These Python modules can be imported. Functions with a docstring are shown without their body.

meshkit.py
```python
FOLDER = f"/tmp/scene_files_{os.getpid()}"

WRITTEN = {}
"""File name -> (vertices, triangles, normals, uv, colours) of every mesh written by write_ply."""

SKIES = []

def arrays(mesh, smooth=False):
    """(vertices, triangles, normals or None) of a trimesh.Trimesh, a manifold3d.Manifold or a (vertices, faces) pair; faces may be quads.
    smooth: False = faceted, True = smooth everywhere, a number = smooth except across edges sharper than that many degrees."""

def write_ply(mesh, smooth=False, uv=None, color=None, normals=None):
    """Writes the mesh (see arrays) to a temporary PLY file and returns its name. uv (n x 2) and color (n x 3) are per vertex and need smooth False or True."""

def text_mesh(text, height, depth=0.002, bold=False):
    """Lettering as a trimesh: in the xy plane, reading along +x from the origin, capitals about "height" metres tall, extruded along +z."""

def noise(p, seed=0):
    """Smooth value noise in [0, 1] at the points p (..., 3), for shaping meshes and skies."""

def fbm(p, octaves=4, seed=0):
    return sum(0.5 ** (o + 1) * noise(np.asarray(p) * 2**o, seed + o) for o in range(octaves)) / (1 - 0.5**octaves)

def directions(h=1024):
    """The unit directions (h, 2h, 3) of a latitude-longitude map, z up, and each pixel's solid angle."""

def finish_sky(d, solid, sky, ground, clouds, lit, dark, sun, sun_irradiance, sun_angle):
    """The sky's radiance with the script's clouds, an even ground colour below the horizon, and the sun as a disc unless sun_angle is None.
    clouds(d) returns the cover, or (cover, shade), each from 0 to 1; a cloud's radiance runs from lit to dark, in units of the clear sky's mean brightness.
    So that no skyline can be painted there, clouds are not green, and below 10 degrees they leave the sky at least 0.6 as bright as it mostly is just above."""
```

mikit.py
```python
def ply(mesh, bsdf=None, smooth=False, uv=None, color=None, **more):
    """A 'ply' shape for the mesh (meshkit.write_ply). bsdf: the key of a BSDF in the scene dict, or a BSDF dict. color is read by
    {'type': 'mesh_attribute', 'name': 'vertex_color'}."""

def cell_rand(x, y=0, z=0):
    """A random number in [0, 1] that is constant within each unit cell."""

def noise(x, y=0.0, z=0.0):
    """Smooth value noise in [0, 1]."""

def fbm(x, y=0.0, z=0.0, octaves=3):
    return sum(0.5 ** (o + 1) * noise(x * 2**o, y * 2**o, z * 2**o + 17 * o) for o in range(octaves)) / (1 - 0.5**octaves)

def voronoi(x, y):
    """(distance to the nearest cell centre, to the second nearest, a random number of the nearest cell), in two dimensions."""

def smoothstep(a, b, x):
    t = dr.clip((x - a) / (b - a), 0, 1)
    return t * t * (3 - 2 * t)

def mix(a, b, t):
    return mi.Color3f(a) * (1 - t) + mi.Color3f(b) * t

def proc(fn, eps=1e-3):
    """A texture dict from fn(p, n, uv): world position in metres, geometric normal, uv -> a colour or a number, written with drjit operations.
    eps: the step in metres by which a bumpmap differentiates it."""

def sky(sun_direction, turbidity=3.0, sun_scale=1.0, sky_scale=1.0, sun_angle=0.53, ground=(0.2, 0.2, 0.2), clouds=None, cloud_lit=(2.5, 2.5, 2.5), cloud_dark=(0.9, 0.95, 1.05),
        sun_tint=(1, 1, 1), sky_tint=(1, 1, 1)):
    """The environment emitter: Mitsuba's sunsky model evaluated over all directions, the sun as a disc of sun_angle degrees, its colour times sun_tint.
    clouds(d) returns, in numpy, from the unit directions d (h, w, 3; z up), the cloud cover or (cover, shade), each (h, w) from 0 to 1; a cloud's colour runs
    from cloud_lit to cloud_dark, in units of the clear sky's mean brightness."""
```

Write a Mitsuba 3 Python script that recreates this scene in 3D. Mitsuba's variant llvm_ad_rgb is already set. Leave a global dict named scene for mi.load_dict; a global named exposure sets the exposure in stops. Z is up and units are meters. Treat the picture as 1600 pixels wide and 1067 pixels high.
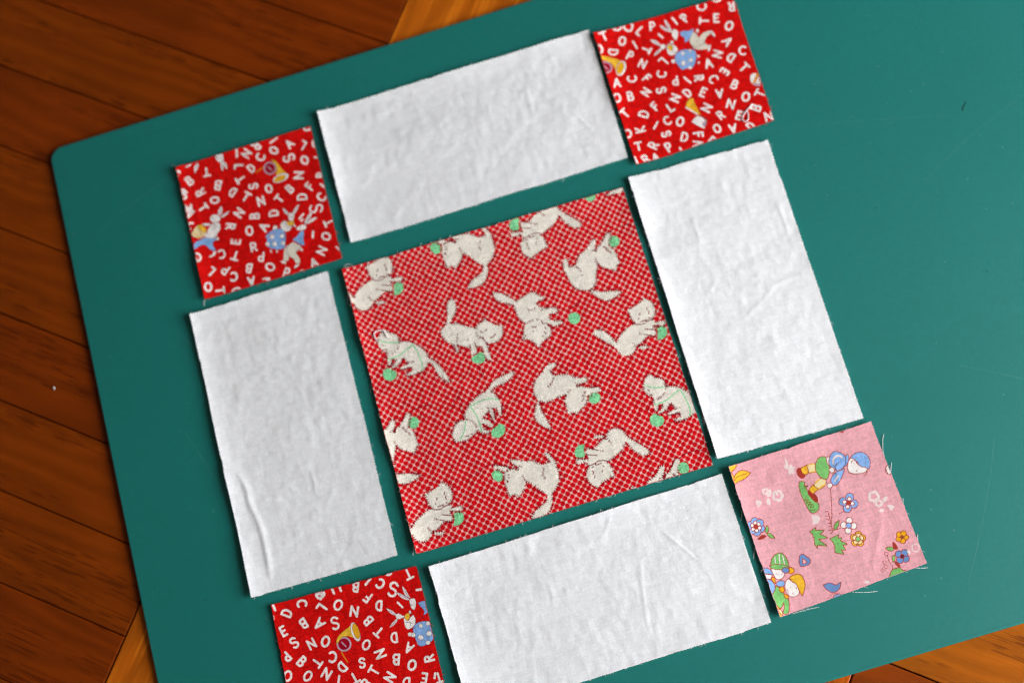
import math, random
import numpy as np, trimesh, drjit as dr, mitsuba as mi, mikit, meshkit
from mikit import noise, fbm, voronoi, cell_rand, smoothstep, mix
from shapely.geometry import Polygon, LineString, Point, box
from shapely.ops import unary_union
from shapely import affinity

T = mi.ScalarTransform4f
MM = 0.001
scene, labels = {}, {}

# ---------------------------------------------------------------- camera, light, exposure
CAM_H = 0.54073
PITCH, ROLL = 0.242802, -0.394206
_c, _s = math.cos(PITCH), math.sin(PITCH)
FWD = np.array([0, _s, -_c]); _u0 = np.array([0, _c, _s]); _r0 = np.array([1.0, 0, 0])
UP = -math.sin(ROLL) * _r0 + math.cos(ROLL) * _u0
EYE = np.array([0, 0, CAM_H])
scene['camera'] = {'type': 'thinlens', 'to_world': T().look_at(origin=EYE.tolist(), target=(EYE + FWD).tolist(), up=UP.tolist()),
                   'fov': 38.93, 'fov_axis': 'x', 'aperture_radius': 0.0046, 'focus_distance': 0.513, 'near_clip': 0.01, 'far_clip': 50.0}
exposure = 0.1
# one daylit window of the room, low to the right of the floor, and the soft light that the room's walls send back
WIN_AZ, WIN_DIST, WIN_Z = math.radians(-30), 0.80, 0.50
_wc = np.array([0.0 + WIN_DIST * math.cos(WIN_AZ), 0.12 + WIN_DIST * math.sin(WIN_AZ), WIN_Z])
scene['window'] = {'type': 'rectangle', 'to_world': T().look_at(origin=_wc.tolist(), target=[0.0, 0.12, WIN_Z], up=[0, 0, 1]) @ T().scale([0.33, 0.34, 1]),
                   'emitter': {'type': 'area', 'radiance': {'type': 'rgb', 'value': [11.6, 11.7, 11.9]}}}
labels['window'] = {'label': 'bright daylit window of the room beyond the right edge of the photo', 'category': 'window', 'kind': 'structure'}
scene['room_light'] = {'type': 'constant', 'radiance': {'type': 'rgb', 'value': [0.085, 0.078, 0.07]}}

# ---------------------------------------------------------------- materials
def rot_coords(p, deg, ox=0.0, oy=0.0):
    a = math.radians(deg)
    x, y = p.x * 1000 - ox, p.y * 1000 - oy
    return x * math.cos(a) + y * math.sin(a), -x * math.sin(a) + y * math.cos(a)

def weave_bump(p, n, uv):
    u, v = rot_coords(p, -6.3)
    slub = noise(u * 0.35, v * 2.6) * 0.5 + noise(u * 2.6 + 31, v * 0.35) * 0.5
    fine = noise(u * 2.4 + 7, v * 2.4) * 0.6
    knit = dr.sin(u * 14.5) * dr.sin(v * 14.5) * 0.22
    return (slub * 0.9 + fine + knit) * 2.6e-5

def cloth(name, rgb, vary=0.05, bump=True, scale=1.0):
    rgb = np.array(rgb, float)
    def col(p, n, uv, rgb=rgb, vary=vary):
        u, v = rot_coords(p, -6.3)
        t = noise(u * 0.30, v * 2.7) * 0.42 + noise(u * 2.7 + 9, v * 0.30) * 0.42 + (noise(u * 2.2, v * 2.2 + 5) - 0.5) * 0.75 + 0.08
        return mi.Color3f(*map(float, rgb)) * (1 + vary * 2 * (t - 0.5))
    b = {'type': 'diffuse', 'reflectance': mikit.proc(col)}
    if bump:
        b = {'type': 'bumpmap', 'arbitrary': mikit.proc(weave_bump, eps=6e-5), 'scale': scale, 'bsdf': b}
    scene[name] = {'type': 'twosided', 'bsdf': b}

cloth('white_cotton', (0.87, 0.875, 0.885), 0.09)
cloth('red_cotton', (0.66, 0.007, 0.006), 0.28)
cloth('pink_cotton', (0.775, 0.375, 0.41), 0.16)
cloth('print_white', (0.86, 0.80, 0.76), 0.12)
cloth('kitten_white', (0.86, 0.80, 0.69), 0.14)
cloth('yarn_green', (0.24, 0.68, 0.33), 0.35)
cloth('print_blue', (0.24, 0.42, 0.74), 0.22)
cloth('print_yellow', (0.85, 0.48, 0.04), 0.18)
cloth('print_green', (0.20, 0.50, 0.15), 0.22)
cloth('print_pale', (0.82, 0.66, 0.64), 0.08)
def plain(name, rgb):
    scene[name] = {'type': 'twosided', 'bsdf': {'type': 'diffuse', 'reflectance': {'type': 'rgb', 'value': list(rgb)}}}
for k, rgb in {'print_blue2': (0.15, 0.27, 0.52), 'print_orange': (0.72, 0.25, 0.02), 'print_orange2': (0.83, 0.40, 0.02),
               'print_lilac': (0.50, 0.34, 0.42), 'print_dark': (0.10, 0.02, 0.035), 'print_cream': (0.80, 0.66, 0.36), 'print_cream2': (0.74, 0.68, 0.56),
               'print_brown': (0.22, 0.10, 0.03), 'print_brick': (0.38, 0.045, 0.03), 'print_pink': (0.80, 0.40, 0.42), 'print_shade': (0.36, 0.004, 0.02),  # the last one is the dark red ink inside the horn coils
               'kitten_line': (0.19, 0.003, 0.012), 'red_thread': (0.62, 0.10, 0.09), 'pale_thread': (0.85, 0.80, 0.80), 'pen_ink': (0.012, 0.02, 0.02), 'lint': (0.7, 0.66, 0.6)}.items():
    plain(k, rgb)

DOT_A = np.array([2.0 * math.cos(math.radians(-51.9)), 2.0 * math.sin(math.radians(-51.9))])
DOT_B = np.array([1.98 * math.cos(math.radians(-139.5)), 1.98 * math.sin(math.radians(-139.5))])
DOT_INV = np.linalg.inv(np.stack([DOT_A, DOT_B], 1))
def dotted(p, n, uv):
    x, y = p.x * 1000 - 33.79, p.y * 1000 - 136.64
    wx, wy = noise(x * 0.16, y * 0.16) - 0.5, noise(x * 0.16 + 40, y * 0.16) - 0.5
    x, y = x + wx * 0.7, y + wy * 0.7
    s, t = x * float(DOT_INV[0, 0]) + y * float(DOT_INV[0, 1]), x * float(DOT_INV[1, 0]) + y * float(DOT_INV[1, 1])
    i, j = dr.floor(s + 0.5), dr.floor(t + 0.5)
    f = dr.abs(s - i + (cell_rand(i, j, 1) - 0.5) * 0.045)
    g = dr.abs(t - j + (cell_rand(i, j, 2) - 0.5) * 0.045)
    r = 0.482 + (cell_rand(i, j, 3) - 0.5) * 0.03
    e = noise(x * 4.2, y * 4.2) - 0.5
    d = dr.power(dr.power(f + 1e-4, 2.4) + dr.power(g + 1e-4, 2.4), 1 / 2.4) + e * 0.06
    ink = 1 - smoothstep(r - 0.035, r + 0.045, d)
    u, v = rot_coords(p, -6.3)
    grain = 0.86 + 0.28 * noise(u * 1.4, v * 3.2)
    red = mi.Color3f(0.67, 0.006, 0.012) * grain * (0.9 + 0.2 * cell_rand(i, j, 4))
    ground = mi.Color3f(0.86, 0.56, 0.50) * (0.92 + 0.16 * noise(u * 3.0, v * 1.4))
    return mix(ground, red, ink)
scene['dotted_cotton'] = {'type': 'twosided', 'bsdf': {'type': 'bumpmap', 'arbitrary': mikit.proc(weave_bump, eps=6e-5), 'scale': 1.0, 'bsdf': {'type': 'diffuse', 'reflectance': mikit.proc(dotted)}}}

SCRATCHES = [((118, 305), (168, 286), 0.16, 0.10), ((150, 262), (158, 236), 0.14, 0.08), ((60, 168), (140, 208), 0.12, 0.05), ((150, 60), (200, 20), 0.12, 0.06), ((-120, 190), (-96, 120), 0.14, 0.08),
             ((-130, 150), (-110, 40), 0.12, 0.05), ((-60, 10), (-20, -20), 0.12, 0.06), ((100, 180), (190, 150), 0.10, 0.05), ((-20, 262), (60, 268), 0.12, 0.05), ((170, 130), (215, 145), 0.12, 0.05), ((150, 30), (118, -14), 0.1, 0.07), ((-140, 240), (-100, 252), 0.1, 0.06)]
def mat_colour(p, n, uv):
    x, y = p.x * 1000, p.y * 1000
    g = noise(x * 1.3, y * 1.3)
    c = mi.Color3f(0.006, 0.168, 0.145) * (0.96 + 0.08 * fbm(x * 0.02, y * 0.02)) * (0.965 + 0.07 * g)
    light = mi.Float(0)
    for (a, b, w, k) in SCRATCHES:
        dx, dy = b[0] - a[0], b[1] - a[1]
        l2 = dx * dx + dy * dy
        h = dr.clip(((x - a[0]) * dx + (y - a[1]) * dy) / l2, 0, 1)
        bend = dr.sin(h * 3.1) * 1.2
        d = dr.sqrt(dr.square(x - a[0] - h * dx + bend * dy / math.sqrt(l2)) + dr.square(y - a[1] - h * dy - bend * dx / math.sqrt(l2)))
        light = dr.maximum(light, (1 - smoothstep(w, w + 0.25, d)) * k * (0.1 + 0.6 * noise(x * 0.5, y * 0.5)))
    f1, f2, r = voronoi(x * 0.075, y * 0.075)
    speck = (1 - smoothstep(0.012, 0.022 + 0.03 * cell_rand(r * 977), f1)) * dr.select(r > 0.70, 0.09, 0.0)
    dark = (1 - smoothstep(0.010, 0.03, f1)) * dr.select(r < 0.08, 0.7, 0.0)
    return mix(mix(c, (0.5, 0.62, 0.6), dr.maximum(light, speck)), (0.004, 0.03, 0.025), dark)
def mat_bump(p, n, uv):
    x, y = p.x * 1000, p.y * 1000
    return (noise(x * 1.6, y * 1.6) + 0.5 * noise(x * 3.7, y * 3.7) + 3.0 * noise(x * 0.11, y * 0.11)) * 4.5e-6
scene['mat_vinyl'] = {'type': 'bumpmap', 'arbitrary': mikit.proc(mat_bump, eps=1e-4), 'scale': 1.0,
                      'bsdf': {'type': 'principled', 'base_color': mikit.proc(mat_colour), 'roughness': 0.46, 'specular': 0.5}}

BOARD = -44.0
def wood(name, deg, tone, seed, rough=0.34, pale=0.0):
    tone = np.array(tone, float)
    def col(p, n, uv, tone=tone, seed=float(seed), pale=float(pale)):
        a, b = rot_coords(p, deg)
        a = a + seed * 137.0
        w = fbm(a * 0.012, b * 0.05 + seed, 0.0, 3)
        rings = 0.5 + 0.5 * dr.sin((b * 0.33 + w * 9.0 + seed) * 2.0)
        streak = fbm(a * 0.02 + 3 * seed, b * 0.9, 0.0, 3)
        pores = smoothstep(0.60, 0.82, noise(a * 0.13 + 5, b * 2.6 + 3 * seed)) * smoothstep(0.40, 0.62, fbm(a * 0.015, b * 0.12 + 9 * seed, 0.0, 2))
        blot = fbm(a * 0.03, b * 0.03 + seed * 3, 0.0, 3)
        k = 0.80 + 0.20 * rings * (0.5 + streak) + 0.34 * (blot - 0.5) + 0.10 * (noise(a * 0.25, b * 3.0) - 0.5)
        c = mi.Color3f(*map(float, tone)) * k
        c = mix(c, mi.Color3f(*map(float, tone * [1.5, 2.0, 2.6])), pale * smoothstep(0.45, 0.75, streak) * rings)
        return mix(c, mi.Color3f(*map(float, tone * [0.30, 0.24, 0.3])), 0.62 * pores)
    scene[name] = {'type': 'principled', 'base_color': mikit.proc(col), 'roughness': rough, 'specular': 0.18}
wood('strip_wood', BOARD, (0.245, 0.041, 0.001), 1)
wood('strip_wood_red', BOARD, (0.225, 0.034, 0.001), 2)
wood('strip_wood_lit', BOARD, (0.40, 0.098, 0.003), 3)  # same strip wood, with the stronger light on the right put into its colour
wood('band_wood', BOARD + 90, (0.56, 0.125, 0.005), 4, 0.30, 0.7)
wood('band_wood_red', BOARD + 90, (0.50, 0.095, 0.004), 5, 0.30, 0.5)
plain('joint_dirt', (0.02, 0.008, 0.003))

# ---------------------------------------------------------------- helpers
def numbered(key):
    if key not in scene and key not in labels:
        return key
    i = 1
    while f'{key}_{i:03d}' in scene or f'{key}_{i:03d}' in labels:
        i += 1
    return f'{key}_{i:03d}'
def put(key, mesh, bsdf, smooth=False, label=None, cat=None, group=None, kind=None):
    key = numbered(key)
    scene[key] = mikit.ply(mesh, bsdf, smooth=smooth)
    d = {k: v for k, v in dict(label=label, category=cat, group=group, kind=kind).items() if v}
    if d: labels[key] = d
    return key
def tube(points, r, sides=6):
    p = np.asarray(points, float)
    t = np.gradient(p, axis=0); t /= np.linalg.norm(t, axis=1, keepdims=True) + 1e-12
    a = np.cross(t, [0, 0, 1.0]); a /= np.linalg.norm(a, axis=1, keepdims=True) + 1e-9
    b = np.cross(t, a)
    ang = np.arange(sides) * 2 * np.pi / sides
    rr = np.broadcast_to(r, (len(p),))[:, None, None]
    v = (p[:, None] + rr * (np.cos(ang)[None, :, None] * a[:, None] + np.sin(ang)[None, :, None] * b[:, None])).reshape(-1, 3)
    i, j = np.meshgrid(np.arange(len(p) - 1), np.arange(sides), indexing='ij')
    q = np.stack([i * sides + j, i * sides + (j + 1) % sides, (i + 1) * sides + (j + 1) % sides, (i + 1) * sides + j], -1).reshape(-1, 4)
    return v, np.vstack([q[:, [0, 1, 2]], q[:, [0, 2, 3]]])
def join(parts):
    vs, fs, n = [], [], 0
    for v, f in parts:
        vs.append(v); fs.append(np.asarray(f) + n); n += len(v)
    return np.vstack(vs), np.vstack(fs)
def smooth_path(pts, n=None, closed=False):
    p = np.asarray(pts, float)
    if len(p) < 3: return p
    d = np.r_[0, np.cumsum(np.linalg.norm(np.diff(p, axis=0), axis=1))]
    from scipy.interpolate import CubicSpline, PchipInterpolator
    s = np.linspace(0, d[-1], n or max(12, len(p) * 5))
    return np.stack([PchipInterpolator(d, p[:, k])(s) for k in range(2)], 1)
def chaikin(p, times):
    """Rounds a closed outline, but keeps its pointed tips (ears, paws, leaf ends)."""
    p = np.asarray(p, float)
    a, b = np.roll(p, 1, 0) - p, np.roll(p, -1, 0) - p
    tip = (a * b).sum(1) / (np.linalg.norm(a, axis=1) * np.linalg.norm(b, axis=1) + 1e-9) > -0.12
    for _ in range(times):
        out, keep = [], []
        n = len(p)
        for i in range(n):
            if tip[i]:
                out.append(p[i]); keep.append(True)
            else:
                out += [0.75 * p[i] + 0.25 * p[i - 1], 0.75 * p[i] + 0.25 * p[(i + 1) % n]]; keep += [False, False]
        p, tip = np.array(out), np.array(keep)
    return p
def nums(s): return np.array(s.split(), float).reshape(-1, 2) * 0.05
def polys(g):
    if g.is_empty: return []
    return [x for x in getattr(g, 'geoms', [g]) if x.geom_type == 'Polygon' and x.area > 0.004] if g.geom_type != 'GeometryCollection' else [y for x in g.geoms for y in polys(x)]

# measured outlines in table millimetres; the number strings are twentieths of a millimetre
CORNERS = {"top":[[-36.9,252.37],[76.33,240.32],[69.72,184.49],[-43.53,195.5]],"right":[[66.51,176.29],[121.98,168.8],[109.48,55.2],[53.74,61.85]],"left":[[-112.85,193.54],[-56.5,188.38],[-70.21,74.6],[-126.69,80.99]],"kit":[[-50.6,186.67],[63.01,173.98],[51.33,60.65],[-63.32,72.27]],"red1":[[-97.98,253.58],[-41.82,248.2],[-49.3,191.46],[-105.2,197.13]],"red2":[[77.4,237.55],[134.38,230.36],[127.66,175.41],[71.32,179.93]],"pink":[[56.08,57.52],[111.23,52.89],[107.7,-1.92],[50.98,0.57]],"bot":[[-60.74,66.13],[52.91,56.18],[47.59,0.01],[-66.06,9.96]],"red3":[[-120.91,75.66],[-65.02,68.23],[-72.55,12.74],[-129.64,20.35]]}
LETTERS_1 = '''B -95.0 246.3 15 1;T -87.4 247.1 -190 1;L -74.6 244.1 -116 1;I -73.3 249.6 -20 1;N -69.7 247.8 34 1;D -70.1 241.3 22 1;T -75.7 238.8 -259 1;S -71.8 233.9 -103 1;B -85.0 240.1 -212 1;D -80.4 234.9 -233 1;T -76.0 230.9 -51 1;R -92.6 240.0 -262 1;O -88.3 234.7 -109 1;T -93.6 233.5 -73 1;S -98.8 241.2 -29 1;N -99.2 235.2 -10 1;R -64.9 249.2 -153 1;C -98.5 250.8 -49 0.7;C -98.7 242.7 -189 0.6;I -57.6 248.5 -79 1;O -59.0 244.6 36 1;A -52.2 244.6 24 1;L -47.3 241.9 -234 1;S -54.4 239.2 -91 1.3;O -48.9 235.7 8 1;C -65.0 244.1 51 1;N -53.3 230.7 -114 1;B -45.1 227.2 71 1;F -50.8 224.5 32 1;I -45.7 222.2 29 1;C -48.1 218.3 32 1;O -66.4 230.4 4 1;B -58.6 226.8 18 1;D -55.2 221.6 71 1;T -64.0 224.7 31 1;N -71.1 226.8 -5 1;O -42.7 248.1 -82 1;O -42.2 240.5 -30 1;T -43.4 234.2 -124 0.9;I -45.1 213.9 -1 0.7;N -80.9 225.7 32 1;B -75.6 221.9 66 1;R -86.0 221.8 -119 1;O -79.6 217.0 -10 1;E -86.2 214.9 61 1;R -80.3 209.9 -8 1;C -93.0 212.3 -185 1;T -88.3 209.4 -218 1;D -102.2 214.5 0 1;P -78.8 204.9 -204 1;L -99.2 207.1 -244 1;P -93.9 205.5 -234 1;B -84.9 202.4 -212 1;C -91.6 201.5 -204 1;A -85.8 197.0 -192 1;O -102.4 201.4 -10 1;T -98.5 198.4 -101 1;O -92.8 195.6 -82 1;A -101.7 229.1 47 1;E -80.6 194.2 -190 1;N -99.5 233.7 -60 1;D -68.1 219.9 74 1;A -73.7 216.1 39 1;I -58.2 214.1 -61 0.7;I -58.5 212.5 -61 0.25;S -51.6 214.8 -108 1.45;T -49.1 207.3 -267 1;I -56.5 205.2 -25 0.75;O -51.9 202.3 37 1;N -55.6 197.5 42 1;A -60.2 194.1 -2 1;I -49.1 195.4 27 0.8;P -71.6 194.7 -40 1;O -76.9 199.5 37 1;T -79.3 193.7 -195 1;I -66.2 192.9 -82 0.5'''
LETTERS_2 = '''T 80.8 235.0 6 1;C 87.0 236.3 68 1;C 90.9 234.6 34 1;O 86.8 230.4 -32 1;C 77.0 230.4 -184 1;D 81.6 227.4 -114 1;I 90.8 226.9 4 1;L 94.9 231.4 -64 1;P 100.2 231.3 -18 1;I 101.6 226.2 24 0.7;I 109.2 229.7 15 1;T 94.2 223.1 -138 1;P 87.2 223.4 -50 1;N 90.4 218.2 -49 1;L 98.2 215.7 -159 1;C 95.4 211.0 57 1;C 84.0 213.9 71 1;F 89.5 211.9 -67 1;A 77.8 214.5 -14 1;P 99.3 206.3 -196 1;I 93.0 235.0 5 0.4;C 121.2 230.6 66 1;C 128.0 231.2 71 1;R 132.1 225.8 -197 1;P 113.3 229.3 24 1;T 119.8 225.0 63 1;E 124.7 224.0 -21 1;O 128.0 218.9 -44 1;A 124.8 213.1 -72 1;C 128.5 207.2 -29 1;N 119.0 209.8 47 1;D 123.2 206.3 -240 1;A 114.2 207.7 -10 1;T 126.3 200.4 -72 1;E 118.6 201.9 -148 1;I 103.8 204.6 24 1;R 108.3 203.6 -109 1;C 113.3 200.9 -75 1;B 119.9 195.3 -50 1;N 86.9 206.6 32 1;S 92.7 204.9 -99 1;D 101.6 199.7 24 1;O 75.3 208.4 -15 1;B 80.5 207.4 -10 1;F 87.7 199.6 24 1;N 96.4 199.6 45 1;L 93.1 196.7 10 1;T 75.6 201.5 25 1;D 82.4 198.4 50 1;K 78.6 192.9 82 1;I 84.9 192.2 -50 1;C 89.7 192.1 5 1;O 94.2 189.7 -38 1;S 87.2 187.2 -99 1;D 93.2 183.2 -35 1;C 73.6 193.1 -203 1;T 75.2 186.8 -10 1;R 80.7 184.8 40 1;P 85.9 181.8 11 1;T 89.9 178.2 -177 1;I 72.0 181.4 1 1;R 75.7 180.7 15 1;A 79.5 180.0 -4 0.8;I 71.8 185.9 5 0.3;E 107.4 197.4 -47 1;A 113.0 194.2 -196 1;O 121.8 188.8 -38 1;N 115.2 188.4 -39 1;N 106.0 190.8 39 1;R 109.7 185.8 14 1;O 106.2 181.2 -0 1;F 98.5 181.9 -103 1;P 102.2 177.3 -60 1;A 111.8 178.6 -190 1;E 116.2 182.8 -43 1;B 123.5 182.9 44 1;D 118.5 176.7 19 1;N 126.5 177.6 -10 1;T 127.4 187.8 39 1;N 96.5 178.1 58 1'''
LETTERS_3 = '''I -120.2 74.5 0 0.8;I -121.8 70.9 -10 0.4;D -116.6 70.6 49 1;C -110.0 71.8 -104 1;O -102.4 72.2 -102 1;L -103.7 67.4 -148 1;O -97.5 66.1 -46 1;N -92.7 61.6 -29 1;B -112.0 64.7 -170 1;A -106.6 62.3 -243 1;S -101.0 60.3 -8 1.25;E -120.0 64.9 7 1;S -117.7 59.4 15 1.15;N -111.8 56.6 7 1;O -106.6 55.4 -39 1;P -122.0 55.6 -158 1;B -117.4 52.0 -66 1;T -112.1 49.4 -145 1;C -106.0 49.1 -202 1;D -104.0 44.3 -155 1;O -124.0 49.0 -30 1;O -117.1 46.2 -52 1;N -110.3 44.3 -50 1;I -106.9 40.4 -26 1;C -129.2 50.4 -20 0.6;T -68.9 66.5 -178 1;C -75.8 70.0 58 0.8;I -83.8 69.8 -62 1;C -79.9 67.2 -237 1;S -76.3 63.6 -36 1.5;F -86.2 64.4 -237 1;D -83.3 60.0 -203 1;I -75.9 57.3 24 0.75;B -89.0 56.4 -251 1;T -86.9 51.1 -240 1;D -82.2 47.0 -193 1;I -67.0 59.7 -107 0.75;B -89.0 69.7 -211 1;O -92.8 48.5 -42 1;N -89.1 43.5 -91 1;S -96.6 43.0 -16 1;B -84.3 39.4 -205 1;O -79.6 35.3 -37 1;R -72.8 35.1 82 1;T -93.5 38.7 41 1;N -88.8 34.3 36 1;T -101.1 38.9 -172 1;E -77.1 29.2 -210 1;D -83.8 30.1 -206 1;A -78.5 41.4 -230 1;I -73.1 28.6 -32 0.5;B -97.8 35.4 20 1;B -102.3 72.5 -221 1;I -97.5 72.2 5 1;I -94.6 71.7 -2 0.8;T -72.0 27.3 -186 1;C -76.2 70.2 63 0.7'''
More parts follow.
